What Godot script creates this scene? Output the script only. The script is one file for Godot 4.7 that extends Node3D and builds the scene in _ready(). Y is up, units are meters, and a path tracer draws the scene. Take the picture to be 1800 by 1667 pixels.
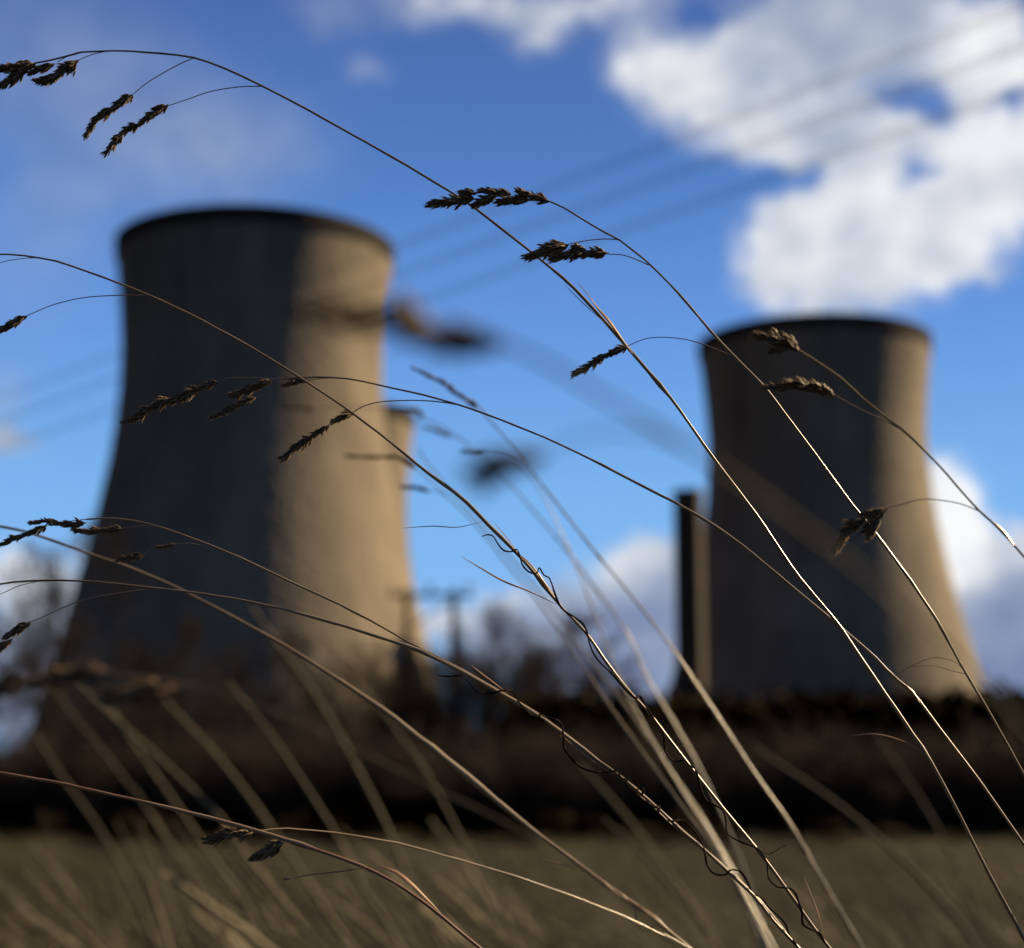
extends Node3D

const FIELD_AIR := 2.6          # exposure; the sky's colours below are given as they show and divided by this
var straw_mat: StandardMaterial3D
var dull_mat: StandardMaterial3D
var seed_mat: StandardMaterial3D
var twig_mat: StandardMaterial3D
var tree_mat: StandardMaterial3D
var spikelets: Array[ArrayMesh] = []
var counts := {}


# ---------------------------------------------------------------- mesh helper
class Shape:
	var v := PackedVector3Array()
	var n := PackedVector3Array()
	var c := PackedColorArray()
	var uv := PackedVector2Array()
	var i := PackedInt32Array()

	# a swept tube through pts; flat < 1 makes it a blade with real thickness
	func tube(pts: PackedVector3Array, rad: PackedFloat32Array, sides: int, cols: PackedColorArray, flat := 1.0, up := Vector3.UP) -> void:
		var count := pts.size()
		var side := up
		for k in count:
			var t := (pts[mini(k + 1, count - 1)] - pts[maxi(k - 1, 0)]).normalized()
			if k == 0:
				side = up if absf(t.dot(up)) < 0.95 else Vector3(1, 0, 0.2)
			side = (side - t * t.dot(side)).normalized()
			var w := t.cross(side)
			for s in sides:
				var a := TAU * s / sides
				v.append(pts[k] + (side * cos(a) * flat + w * sin(a)) * rad[k])
				n.append((side * cos(a) + w * sin(a) * flat).normalized())
				c.append(cols[k])
				uv.append(Vector2(float(s) / sides, float(k) / count))
		var at := v.size() - count * sides
		for k in count - 1:
			for s in sides:
				var p := at + k * sides + s
				var q := at + k * sides + (s + 1) % sides
				i.append_array(PackedInt32Array([p, p + sides, q, q, p + sides, q + sides]))
		for e in 2:      # close both ends
			var base := at + (count - 1) * sides * e
			for s in range(1, sides - 1):
				i.append_array(PackedInt32Array([base, base + s, base + s + 1] if e == 0 else [base, base + s + 1, base + s]))

	func box(center: Vector3, size: Vector3, turn: Basis, col: Color) -> void:
		for axis in 3:
			for sgn in [-1.0, 1.0]:
				var nor := Vector3.ZERO
				nor[axis] = sgn
				var a := Vector3.ZERO
				a[(axis + 1) % 3] = 1.0
				var b := nor.cross(a)
				var at := v.size()
				for q in [[-1, -1], [1, -1], [1, 1], [-1, 1]]:
					v.append(center + turn * ((nor + a * q[0] + b * q[1]) * size * 0.5))
					n.append(turn * nor)
					c.append(col)
					uv.append(Vector2(q[0], q[1]) * 0.5)
				i.append_array(PackedInt32Array([at, at + 2, at + 1, at, at + 3, at + 2]))

	# a surface of revolution round y; profile = (radius, height), climbing on its outer side
	func lathe(profile: PackedVector2Array, segments: int, col: Color) -> void:
		var rows := profile.size()
		var top := 1.0
		for p in profile:
			top = maxf(top, p.y)
		var at := v.size()
		for r in rows:
			var t := profile[mini(r + 1, rows - 1)] - profile[maxi(r - 1, 0)]
			t = t.normalized()
			for s in segments + 1:
				var a := TAU * s / segments
				var out := Vector3(sin(a), 0, cos(a))
				v.append(out * profile[r].x + Vector3.UP * profile[r].y)
				n.append((out * t.y - Vector3.UP * t.x).normalized())
				c.append(col)
				uv.append(Vector2(float(s) / segments, 1.0 - profile[r].y / top))
		for r in rows - 1:
			for s in segments:
				var p := at + r * (segments + 1) + s
				i.append_array(PackedInt32Array([p, p + segments + 1, p + 1, p + 1, p + segments + 1, p + segments + 2]))

	func leaf(p: Vector3, d: Vector3, w: Vector3, col: Color) -> void:
		var at := v.size()
		var nor := d.cross(w).normalized()
		for x in [p, p + d * 0.5 + w, p + d, p + d * 0.5 - w]:
			v.append(x)
			n.append(nor)
			c.append(col)
			uv.append(Vector2.ZERO)
		i.append_array(PackedInt32Array([at, at + 2, at + 1, at, at + 3, at + 2]))

	func mesh() -> ArrayMesh:
		var arrays := []
		arrays.resize(Mesh.ARRAY_MAX)
		arrays[Mesh.ARRAY_VERTEX] = v
		arrays[Mesh.ARRAY_NORMAL] = n
		arrays[Mesh.ARRAY_COLOR] = c
		arrays[Mesh.ARRAY_TEX_UV] = uv
		arrays[Mesh.ARRAY_INDEX] = i
		var m := ArrayMesh.new()
		m.add_surface_from_arrays(Mesh.PRIMITIVE_TRIANGLES, arrays)
		return m


func numbered(called: String) -> String:
	counts[called] = counts.get(called, -1) + 1
	return called if counts[called] == 0 else "%s_%03d" % [called, counts[called]]


func tag(o: Node3D, label: String, category: String, group := "", kind := "") -> void:
	if label: o.set_meta("label", label)
	if category: o.set_meta("category", category)
	if group: o.set_meta("group", group)
	if kind: o.set_meta("kind", kind)


func thing(called: String, label: String, category: String, at: Vector3, group := "") -> Node3D:
	var o := Node3D.new()
	o.name = numbered(called)
	o.position = at
	add_child(o)
	tag(o, label, category, group)
	return o


func part(called: String, m: Mesh, mat: Material, parent: Node3D, kind := "") -> MeshInstance3D:
	var o := MeshInstance3D.new()
	o.name = numbered(called) if parent == self else called
	o.mesh = m
	o.material_override = mat
	if kind: o.set_meta("kind", kind)
	parent.add_child(o, true)
	return o


func paint(color: Color, rough: float, spec := 0.5) -> StandardMaterial3D:
	var m := StandardMaterial3D.new()
	m.albedo_color = color.linear_to_srgb()
	m.roughness = rough
	m.metallic_specular = spec
	return m


func tinted(rough: float, spec := 0.5) -> StandardMaterial3D:
	var m := paint(Color.WHITE, rough, spec)
	m.vertex_color_use_as_albedo = true
	return m


func noise(seed_: int, freq: float, octaves := 4) -> FastNoiseLite:
	var f := FastNoiseLite.new()
	f.seed = seed_
	f.frequency = freq
	f.noise_type = FastNoiseLite.TYPE_SIMPLEX_SMOOTH
	f.fractal_octaves = octaves
	return f


func rng(seed_: int) -> RandomNumberGenerator:
	var r := RandomNumberGenerator.new()
	r.seed = seed_
	return r


# ---------------------------------------------------------------- start
func _ready() -> void:
	# camera: crouched in the long grass, looking a little up, focused on the stems 0.7 m away
	var cam := Camera3D.new()
	cam.name = "camera"
	add_child(cam)
	cam.position = Vector3(0, 0.8, 0)
	cam.rotation = Vector3(deg_to_rad(10.8), 0, 0)
	cam.fov = 28.35
	cam.near = 0.05
	cam.far = 6000.0
	var lens := CameraAttributesPhysical.new()
	lens.frustum_focal_length = 47.52
	lens.frustum_focus_distance = 0.70
	lens.exposure_aperture = 7.3
	lens.frustum_near = 0.05
	lens.frustum_far = 6000.0
	cam.attributes = lens

	var env := Environment.new()
	env.background_mode = Environment.BG_SKY
	env.tonemap_mode = Environment.TONE_MAPPER_LINEAR
	env.tonemap_exposure = FIELD_AIR
	env.sdfgi_enabled = true
	env.ssao_enabled = true
	env.ssil_enabled = true
	var sky := Sky.new()
	var pan := PanoramaSkyMaterial.new()
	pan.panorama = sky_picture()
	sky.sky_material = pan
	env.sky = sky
	var we := WorldEnvironment.new()
	we.name = "world_environment"
	we.environment = env
	add_child(we)

	var sun := DirectionalLight3D.new()
	sun.name = "sun"
	sun.light_color = Color(1.0, 0.875, 0.69)
	sun.light_energy = 1.6
	sun.light_angular_distance = 0.5
	sun.shadow_enabled = true
	add_child(sun)
	sun.look_at_from_position(Vector3.ZERO, -towards(SUN_AZ, SUN_UP), Vector3.UP)

	straw_mat = tinted(0.28, 0.5)
	dull_mat = tinted(0.75, 0.2)
	seed_mat = tinted(0.55, 0.25)
	seed_mat.backlight_enabled = true
	seed_mat.backlight = Color(0.36, 0.27, 0.15)
	twig_mat = tinted(0.85, 0.2)
	tree_mat = tinted(0.85, 0.2)
	tree_mat.albedo_color = Color(0.55, 0.55, 0.57).linear_to_srgb()

	ground()
	cooling_towers()
	brick_tower()
	trees()
	hedges()
	pole_and_cables()
	field_grass()
	rough_straws()
	make_spikelets()
	grass_stems()


const SUN_AZ := 68.0     # degrees to the right of the view's middle
const SUN_UP := 29.0


func towards(az: float, el: float) -> Vector3:
	var a := deg_to_rad(az)
	var e := deg_to_rad(el)
	return Vector3(sin(a) * cos(e), sin(e), -cos(a) * cos(e))


# ---------------------------------------------------------------- sky
# clouds as soft masses: azimuth, elevation, half widths (degrees), thickness, whiteness
const CLOUDS := [
	[-0.93, 24.89, 2.30, 0.56, 0.75, 0.55],
	[0.93, 24.07, 0.76, 0.56, 0.85, 0.66],
	[2.78, 24.95, 2.30, 0.38, 0.85, 0.72],
	[-2.97, 24.70, 1.15, 0.43, 0.4, 0.5],
	[3.77, 22.87, 0.64, 0.59, 0.9, 0.72],
	[4.87, 22.84, 1.13, 0.73, 1.0, 0.84],
	[5.77, 22.15, 1.12, 0.73, 1.0, 0.82],
	[7.07, 23.01, 1.13, 0.78, 0.9, 0.8],
	[6.27, 24.19, 0.80, 0.38, -0.7, 0.5],
	[7.36, 23.90, 0.66, 0.69, 0.5, 0.55],
	[4.43, 24.01, 1.14, 0.49, 0.6, 0.55],
	[8.89, 23.49, 1.42, 1.13, 0.7, 0.47],
	[10.41, 22.99, 1.70, 1.39, 0.85, 0.47],
	[12.03, 23.52, 1.14, 1.22, 0.62, 0.45],
	[9.92, 24.48, 2.29, 0.61, 0.6, 0.42],
	[12.91, 23.45, 0.57, 1.04, 0.35, 0.42],
	[7.11, 21.10, 1.30, 0.59, 0.9, 0.7],
	[8.55, 21.20, 1.49, 0.69, 0.9, 0.66],
	[9.98, 21.12, 1.49, 0.78, 0.9, 0.58],
	[11.56, 20.85, 0.93, 0.61, 0.55, 0.55],
	[8.71, 20.41, 1.11, 0.35, 0.6, 0.76],
	[12.65, 21.52, 1.40, 0.63, -0.24, 0.5],
	[13.59, 21.11, 0.41, 1.22, -0.3, 0.5],
	[14.57, 23.30, 1.51, 1.22, 1.0, 0.86],
	[15.56, 22.40, 1.13, 0.95, 1.0, 0.92],
	[14.25, 22.04, 0.75, 0.69, 0.7, 0.84],
	[15.56, 21.40, 0.48, 0.21, -1.1, 0.5],
	[15.37, 20.39, 1.39, 0.83, 1.35, 1.06],
	[12.26, 20.69, 1.02, 0.31, 0.9, 0.84],
	[12.91, 19.48, 0.63, 0.26, -0.8, 0.5],
	[13.47, 20.30, 0.56, 0.69, 0.5, 0.7],
	[9.13, 19.67, 1.01, 0.38, -0.75, 0.5],
	[10.99, 19.81, 1.29, 0.59, 0.95, 0.76],
	[10.26, 18.94, 1.47, 0.78, 1.1, 0.83],
	[8.48, 17.67, 0.84, 0.90, 1.25, 0.88],
	[8.92, 18.67, 0.73, 0.45, 0.8, 0.82],
	[7.98, 16.93, 0.54, 0.87, 0.6, 0.84],
	[10.73, 17.48, 1.82, 0.87, 1.2, 0.74],
	[12.84, 18.02, 1.64, 1.13, 1.15, 0.8],
	[11.45, 18.11, 0.91, 0.69, 0.5, 0.9],
	[14.60, 18.89, 1.28, 1.22, 1.2, 0.86],
	[15.63, 18.97, 0.83, 1.04, 1.1, 0.9],
	[13.48, 16.98, 1.00, 0.69, 1.05, 0.9],
	[9.46, 16.27, 1.36, 0.56, 1.0, 0.78],
	[11.55, 16.05, 1.08, 0.45, 0.6, 0.74],
	[14.48, 16.32, 0.81, 0.23, 0.6, 0.74],
	[10.66, 15.54, 1.44, 0.24, 0.45, 0.7],
	[8.91, 15.61, 0.90, 0.43, 0.5, 0.74],
	[13.27, 9.14, 0.81, 1.15, 2.3, 1.2],
	[13.75, 7.94, 0.84, 0.90, 1.6, 1.1],
	[14.49, 7.91, 0.79, 0.61, 1.0, 0.75],
	[12.85, 10.26, 0.46, 0.45, 1.0, 1.05],
	[15.25, 8.47, 0.70, 0.52, 0.9, 0.66],
	[14.92, 6.56, 1.22, 0.87, 1.7, 0.12],
	[14.30, 5.74, 1.57, 0.87, 1.8, 0.04],
	[15.07, 4.64, 1.92, 1.04, 1.6, 0.0],
	[3.94, 8.15, 1.05, 0.49, 1.1, 0.84],
	[4.71, 7.54, 0.88, 0.87, 0.9, 0.45],
	[4.52, 6.16, 1.05, 1.04, 1.1, 0.08],
	[2.79, 7.47, 0.88, 0.49, 0.8, 0.58],
	[1.48, 6.87, 0.87, 0.43, 0.6, 0.42],
	[-0.35, 6.79, 0.79, 0.45, 0.85, 0.66],
	[-1.65, 6.44, 0.87, 0.42, 0.85, 0.6],
	[-2.44, 6.35, 0.70, 0.35, 0.6, 0.6],
	[3.31, 6.43, 1.66, 0.66, 1.2, 0.08],
	[3.90, 5.62, 0.87, 0.21, 0.9, 0.62],
	[3.29, 4.63, 1.92, 0.78, 1.4, 0.02],
	[0.87, 5.32, 1.57, 0.87, 1.2, 0.14],
	[-0.87, 5.49, 1.22, 0.69, 1.0, 0.36],
	[-15.21, 7.64, 0.70, 0.56, 1.5, 0.97],
	[-14.43, 6.74, 0.96, 0.69, 1.2, 0.66],
	[-14.29, 5.32, 1.40, 0.95, 1.2, 0.26],
	[-13.56, 7.53, 0.88, 0.69, 0.8, 0.6],
	[-15.18, 3.65, 2.09, 1.04, 1.2, 0.2],
	[-15.15, 11.25, 0.89, 0.35, 0.75, 0.42],
	[-15.55, 12.65, 0.71, 1.04, 0.42, 0.45],
	[-8.52, 20.28, 2.78, 1.39, 0.36, 0.45],
	[-12.89, 19.02, 3.49, 1.56, 0.28, 0.36],
	[-4.69, 22.90, 0.68, 0.38, 0.42, 0.6],
	[-5.91, 24.53, 1.15, 0.69, 0.42, 0.5],
	[-14.83, 23.28, 4.54, 1.91, 0.36, 0.28],
	[-11.76, 21.42, 4.10, 1.39, 0.3, 0.3],
	[-14.82, 16.38, 2.17, 2.43, 0.3, 0.36],
]
const TOWERS := [
	["large weathered concrete cooling tower, nearest of the three, dark face and sunlit flank", -40.43, -284.64, 0.6],
	["concrete cooling tower standing by itself beside the slim brick tower", 56.95, -343.31, 2.2],
	["concrete cooling tower mostly hidden behind the large one, only its sunlit edge showing", -43.28, -406.70, 4.0],
]
const BRICK_AT := Vector3(27.52, 0.0, -288.69)
const POLE_AT := Vector3(-6.52, 0.0, -149.86)
const TREES := [
	["bare tree half hidden past the dark side of the large tower", -41.69, -166.87, 1.626, 1.626],
	["bare tree cut by the left edge of the view, low and dark", -39.75, -144.64, 0.971, 1.069],
	["bare tree before the dark foot of the large tower, leftmost of that row", -33.54, -161.55, 0.990, 0.990],
	["bare tree in the row before the large tower, under the drooping fine stem", -27.29, -157.65, 1.069, 1.123],
	["bare tree near the middle of the large tower's foot", -24.00, -168.30, 1.091, 1.201],
	["bare tree where the large tower turns from shade to sun", -17.89, -164.03, 0.974, 1.072],
	["bare tree right behind the first pole leg", -12.56, -159.51, 0.949, 0.949],
	["brown bare tree just past the second pole leg", -1.91, -164.99, 1.177, 1.060],
	["broad bare tree between the pole and the brick tower", 2.84, -169.98, 1.227, 1.411],
	["small bare tree low against the cloud before the brick tower", 7.25, -164.84, 1.009, 1.009],
	["small bare tree between the two pole legs", -7.50, -159.82, 0.951, 0.761],
	["bare tree far out beyond the left edge row", -48.97, -157.57, 1.229, 1.475],
	["low bare tree under the shaded flank of the large tower", -33.49, -146.21, 0.634, 0.634],
	["low bare tree before the sunlit foot, behind the pole", -13.51, -149.39, 0.660, 0.726],
	["bare tree before the sunlit right flank of the large tower's foot", -10.67, -167.66, 0.995, 1.094],
	["bare tree with its crown across the nearer pole leg", -8.38, -149.77, 0.839, 0.923],
	["bare tree low before the middle of the shaded foot", -22.72, -146.25, 0.674, 0.808],
	["bare tree between the two leftmost trees of the foot row", -27.81, -147.40, 0.705, 0.776],
	["bare tree right before the shade line of the large tower's foot", -17.72, -146.94, 0.650, 0.780],
	["brown bare tree right of the second pole leg, low", -4.99, -149.92, 0.854, 1.024],
	["bushy bare tree before the low cloud, beside the brown tree", -2.91, -147.97, 0.897, 1.122],
	["bare tree below the middle of the low cloud", 0.22, -146.00, 0.873, 1.135],
	["spreading bare tree at the near end of the level hedge", 2.85, -144.97, 0.827, 1.075],
	["low bare tree standing before the level hedge near the brick tower", 5.61, -142.89, 0.737, 0.885],
	["low bare tree hard against the large tower's sunlit corner", -6.83, -145.84, 0.725, 0.870],
	["low bare tree at the very foot of the large tower, far from its sunlit flank", -29.92, -139.84, 0.595, 0.774],
	["low bare tree below the dark middle of the large tower", -25.28, -139.73, 0.620, 0.806],
	["bare shrubby tree at the end of the level hedge", 1.13, -150.00, 0.827, 0.827],
]
const CABLES := [
	["uppermost of the three overhead cables, blurred dark across the clouds", -161.07, 30.96, -272.58, 46.25, 26.55, -21.15],
	["middle of the three overhead cables, over the gap of blue sky", -161.07, 29.12, -272.93, 46.25, 25.38, -21.37],
	["lowest of the three overhead cables, passing above the small tower", -161.07, 26.24, -273.48, 46.25, 24.27, -21.58],
]


func sky_picture() -> ImageTexture:
	var w := 2048
	var h := 1024
	var fine := noise(11, 0.16, 5)
	var shade := noise(21, 0.11, 3)
	var wide := noise(31, 0.9, 5)
	var blue := [[0.0, Color(0.27, 0.50, 0.84)], [6.0, Color(0.25, 0.50, 0.88)], [10.0, Color(0.20, 0.46, 0.87)], [15.0, Color(0.135, 0.32, 0.75)], [20.0, Color(0.085, 0.21, 0.55)], [25.0, Color(0.066, 0.145, 0.41)], [40.0, Color(0.038, 0.085, 0.27)], [90.0, Color(0.024, 0.052, 0.18)]]
	var sun_to := towards(SUN_AZ, SUN_UP)
	var data := PackedFloat32Array()
	data.resize(w * h * 3)
	for y in h:
		var el := 90.0 - (y + 0.5) / h * 180.0
		if el < -2.0:
			for x in w:
				var o := (y * w + x) * 3
				data[o] = 0.06 / FIELD_AIR
				data[o + 1] = 0.055 / FIELD_AIR
				data[o + 2] = 0.045 / FIELD_AIR
			continue
		var base: Color = blue[0][1]
		for k in blue.size() - 1:
			if el >= blue[k][0]:
				base = (blue[k][1] as Color).lerp(blue[k + 1][1], clampf((el - blue[k][0]) / (blue[k + 1][0] - blue[k][0]), 0, 1))
		for x in w:
			var az := fposmod((x + 0.5) / w * 360.0 + 180.0, 360.0) - 180.0
			var dir := towards(az, el)
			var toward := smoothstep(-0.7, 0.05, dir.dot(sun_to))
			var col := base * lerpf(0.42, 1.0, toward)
			col = col.lerp(Color.WHITE * (col.r * 0.35 + col.g * 0.55 + col.b * 0.10), 0.85 * (1.0 - toward))     # sky out of view dimmed and greyed to deepen shade on the towers
			var sun_near := maxf(0.0, dir.dot(sun_to))
			col += Color(0.55, 0.5, 0.42) * (pow(sun_near, 60.0) * 0.9 + pow(sun_near, 8.0) * 0.10)
			# open sky elsewhere: scattered cumulus
			var out := maxf(maxf(absf(az) - 17.0, absf(el - 11.0) - 15.0), 0.0)
			var away := smoothstep(0.0, 5.0, out)
			var cover := 0.0
			var white := 0.75
			if away > 0.0:
				var q := wide.get_noise_3d(dir.x * 1.6, dir.y * 3.2, dir.z * 1.6) - maxf(0.0, el - 45.0) * 0.004
				cover = smoothstep(0.16, 0.5, q) * 0.8 * away * smoothstep(-1.0, 6.0, el)
				white = 0.4 + 0.45 * sun_near
			if away < 1.0:
				var sum := 0.0
				var lit := 0.0
				var pos := 0.0001
				var bend := fine.get_noise_2d(az * 1.5 + 60.0, el * 1.5) * 0.5 + fine.get_noise_2d(az * 6.0 + 10.0, el * 6.0) * 0.42
				var bend2 := fine.get_noise_2d(az * 1.5 - 90.0, el * 1.5 + 40.0) * 0.4 + fine.get_noise_2d(az * 6.0 + 70.0, el * 6.0 - 30.0) * 0.36
				for b in CLOUDS:
					var dx: float = (az + bend - b[0]) / b[2]
					var dy: float = (el + bend2 - b[1]) / b[3]
					var r := dx * dx + dy * dy
					if r < 6.0:
						var g: float = b[4] * exp(-r * 0.75)
						sum += g
						if g > 0.0:
							lit += g * b[5]
							pos += g
				sum += fine.get_noise_2d(az * 5.0, el * 6.0) * 0.55 * smoothstep(0.42, 0.85, sum) * (1.0 - 0.5 * smoothstep(1.0, 1.8, sum))
				var c2 := smoothstep(0.02, 1.12, sum) * 0.97
				var w2 := clampf(lit / pos + shade.get_noise_2d(az * 3.0, el * 4.0) * 0.28, 0.0, 1.1)
				white = lerpf(w2, white, away)
				cover = lerpf(c2, cover, away)
			var cloud := Color(0.20, 0.25, 0.42).lerp(Color(0.42, 0.48, 0.60), clampf(white * 2.0, 0, 1)).lerp(Color(0.88, 0.89, 0.91), clampf(white * 2.0 - 1.0, 0, 1.2))
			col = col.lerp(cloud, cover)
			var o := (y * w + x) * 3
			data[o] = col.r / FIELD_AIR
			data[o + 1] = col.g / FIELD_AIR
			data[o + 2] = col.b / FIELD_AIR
	var im := Image.create_from_data(w, h, false, Image.FORMAT_RGBF, data.to_byte_array())
	return ImageTexture.create_from_image(im)


# ---------------------------------------------------------------- ground
func ground() -> void:
	var nt := NoiseTexture2D.new()
	nt.width = 512
	nt.height = 512
	nt.seamless = true
	nt.noise = noise(5, 0.02, 5)
	var ramp := Gradient.new()
	ramp.set_offset(0, 0.38)
	ramp.set_offset(1, 0.62)
	ramp.set_color(0, Color(0.006, 0.006, 0.003).linear_to_srgb())
	ramp.set_color(1, Color(0.032, 0.0285, 0.0175).linear_to_srgb())
	nt.color_ramp = ramp
	var m := paint(Color.WHITE, 0.95, 0.2)
	m.albedo_texture = nt
	m.uv1_triplanar = true
	m.uv1_world_triplanar = true
	m.uv1_scale = Vector3(0.035, 0.035, 0.035)
	var s := Shape.new()
	var hills := noise(6, 0.05, 3)
	var steps := [-4000.0, -1200.0, -500.0]
	for k in range(-48, 49):
		steps.append(k * 5.0)
	steps.append_array([500.0, 1200.0, 4000.0])
	var count := steps.size()
	for z in steps:
		for x in steps:
			var hgt := hills.get_noise_2d(x, z) * 0.10 * smoothstep(6.0, 20.0, Vector2(x, z).length()) * (1.0 - smoothstep(150.0, 300.0, Vector2(x, z).length()))
			s.v.append(Vector3(x, hgt, z))
			s.n.append(Vector3.UP)
			s.c.append(Color.WHITE)
			s.uv.append(Vector2(x, z))
	for a in count - 1:
		for b in count - 1:
			var p := a * count + b
			s.i.append_array(PackedInt32Array([p, p + 1, p + count, p + 1, p + count + 1, p + count]))
	var o := part("field_ground", s.mesh(), m, self, "structure")
	o.set_meta("label", "rough grass field floor running to the hedges")


# ---------------------------------------------------------------- cooling towers
func concrete() -> StandardMaterial3D:
	var w := 1024
	var h := 512
	var a := noise(41, 1.0, 4)
	var b := noise(42, 1.0, 5)
	var data := PackedByteArray()
	data.resize(w * h * 3)
	var rough := noise(43, 0.75, 2)
	var relief := PackedByteArray()
	relief.resize(w * h)
	for y in h:
		var v := float(y) / h
		var ring := 0.90 if y % 8 == 0 else 1.0 + 0.10 * b.get_noise_1d(float(y / 8) * 3.7)     # joints between the pours, some lifts paler
		for x in w:
			var t := TAU * x / w
			var around := Vector3(cos(t), 0, sin(t))
			var streak := a.get_noise_3d(around.x * 14.0, v * 1.3, around.z * 14.0)
			var blot := b.get_noise_3d(around.x * 2.6, v * 4.2, around.z * 2.6)
			var run := a.get_noise_3d(around.x * 34.0 + 50.0, v * 1.8, around.z * 34.0)
			var stain := smoothstep(0.05, 0.5, run) * smoothstep(0.5, 0.0, v) * 0.30      # dark runs hanging from the rim
			var k := (1.0 + 0.09 * streak + 0.42 * blot) * ring * (1.0 - stain)
			var col := (Color(0.118, 0.102, 0.077) * k).linear_to_srgb()
			var o := (y * w + x) * 3
			data[o] = int(clampf(col.r, 0, 1) * 255.0)
			data[o + 1] = int(clampf(col.g, 0, 1) * 255.0)
			data[o + 2] = int(clampf(col.b, 0, 1) * 255.0)
			relief[y * w + x] = int(clampf(0.5 + 0.5 * rough.get_noise_3d(around.x * 21.0, v * 91.0, around.z * 21.0), 0, 1) * 255.0)
	var m := paint(Color.WHITE, 0.9, 0.3)
	m.albedo_texture = ImageTexture.create_from_image(Image.create_from_data(w, h, false, Image.FORMAT_RGB8, data))
	m.heightmap_enabled = true
	m.heightmap_scale = 18.0
	m.heightmap_texture = ImageTexture.create_from_image(Image.create_from_data(w, h, false, Image.FORMAT_L8, relief))
	return m


func cooling_towers() -> void:
	var mat := concrete()
	var soot := paint(Color(0.022, 0.02, 0.017), 0.95, 0.2)
	var outer := PackedVector2Array()
	var known := [[5.0, 33.6], [16.0, 31.0], [25.0, 28.7], [30.0, 27.3], [37.0, 25.6], [43.5, 24.0], [49.0, 22.8], [56.0, 21.5], [62.0, 20.7], [68.0, 20.25], [74.0, 20.2], [80.0, 20.6], [86.0, 21.2], [89.0, 21.55]]
	for k in 57:
		var y := 5.0 + 84.0 * k / 56.0
		outer.append(Vector2(hyper(known, y), y))
	var shell := Shape.new()
	var profile := PackedVector2Array([Vector2(33.2, 5.0)])
	profile.append_array(outer)
	for k in range(56, -1, -1):
		profile.append(outer[k] - Vector2(0.35, 0.0))
	shell.lathe(profile, 128, Color.WHITE)
	var shell_mesh := shell.mesh()
	var rim := Shape.new()
	rim.lathe(PackedVector2Array([Vector2(21.1, 88.7), Vector2(21.75, 88.7), Vector2(21.8, 88.75), Vector2(21.95, 91.25), Vector2(21.9, 91.3), Vector2(21.0, 91.3), Vector2(20.95, 91.25), Vector2(21.1, 88.7)]), 128, Color.WHITE)
	var rim_mesh := rim.mesh()
	var legs := Shape.new()
	for k in 36:
		for sgn in [-1.0, 1.0]:
			var a0 := TAU * (k + 0.5) / 36.0
			var a1: float = a0 + sgn * TAU / 72.0
			var p := PackedVector3Array([Vector3(sin(a1) * 35.2, -0.3, cos(a1) * 35.2), Vector3(sin(a0) * 33.4, 5.1, cos(a0) * 33.4)])
			legs.tube(p, PackedFloat32Array([0.36, 0.36]), 8, PackedColorArray([Color.WHITE, Color.WHITE]))
	var legs_mesh := legs.mesh()
	for t in TOWERS:
		var o := thing("cooling_tower", t[0], "cooling tower", Vector3(t[1], 0, t[2]), "concrete cooling towers")
		o.rotation.y = t[3]
		part("shell", shell_mesh, mat, o)
		part("rim", rim_mesh, soot, o)
		part("leg_ring", legs_mesh, mat, o, "stuff")


func hyper(known: Array, y: float) -> float:
	var k := 0
	while k < known.size() - 2 and y > known[k + 1][0]:
		k += 1
	var p1: Array = known[k]
	var p2: Array = known[k + 1]
	return lerpf(p1[1], p2[1], (y - p1[0]) / (p2[0] - p1[0]))


func brick_tower() -> void:
	var nt := NoiseTexture2D.new()
	nt.width = 256
	nt.height = 256
	nt.seamless = true
	nt.noise = noise(51, 0.03, 5)
	var ramp := Gradient.new()
	ramp.set_color(0, Color(0.022, 0.017, 0.014).linear_to_srgb())
	ramp.set_color(1, Color(0.030, 0.024, 0.020).linear_to_srgb())
	nt.color_ramp = ramp
	var m := paint(Color.WHITE, 0.9, 0.3)
	m.albedo_texture = nt
	m.uv1_triplanar = true
	m.uv1_scale = Vector3(0.2, 0.2, 0.2)
	var o := thing("brick_tower", "slim square brick tower close beside the small cooling tower, one face sunlit", "tower", BRICK_AT)
	o.rotation.y = deg_to_rad(-19.0)
	var s := Shape.new()
	s.box(Vector3(0, 26.2, 0), Vector3(3.8, 52.4, 3.8), Basis(), Color.WHITE)
	part("wall", s.mesh(), m, o)
	var c := Shape.new()
	c.box(Vector3(0, 52.8, 0), Vector3(4.0, 0.8, 4.0), Basis(), Color.WHITE)
	var ladder := Shape.new()
	for sgn in [-1.0, 1.0]:
		ladder.box(Vector3(0.9 + sgn * 0.25, 26.0, 1.98), Vector3(0.06, 51.0, 0.06), Basis(), Color.WHITE)
	for k in 60:
		ladder.box(Vector3(0.9, 1.0 + k * 0.85, 1.98), Vector3(0.44, 0.05, 0.04), Basis(), Color.WHITE)
	part("ladder", ladder.mesh(), paint(Color(0.05, 0.045, 0.04), 0.6, 0.4), o)
	for y in [13.0, 26.0, 39.0]:
		var band := Shape.new()
		band.box(Vector3(0, y, 0), Vector3(3.92, 0.45, 3.92), Basis(), Color.WHITE)
		part("ledge", band.mesh(), paint(Color(0.05, 0.042, 0.036), 0.9, 0.3), o)
	part("parapet", c.mesh(), paint(Color(0.07, 0.06, 0.055), 0.9, 0.3), o)


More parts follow.
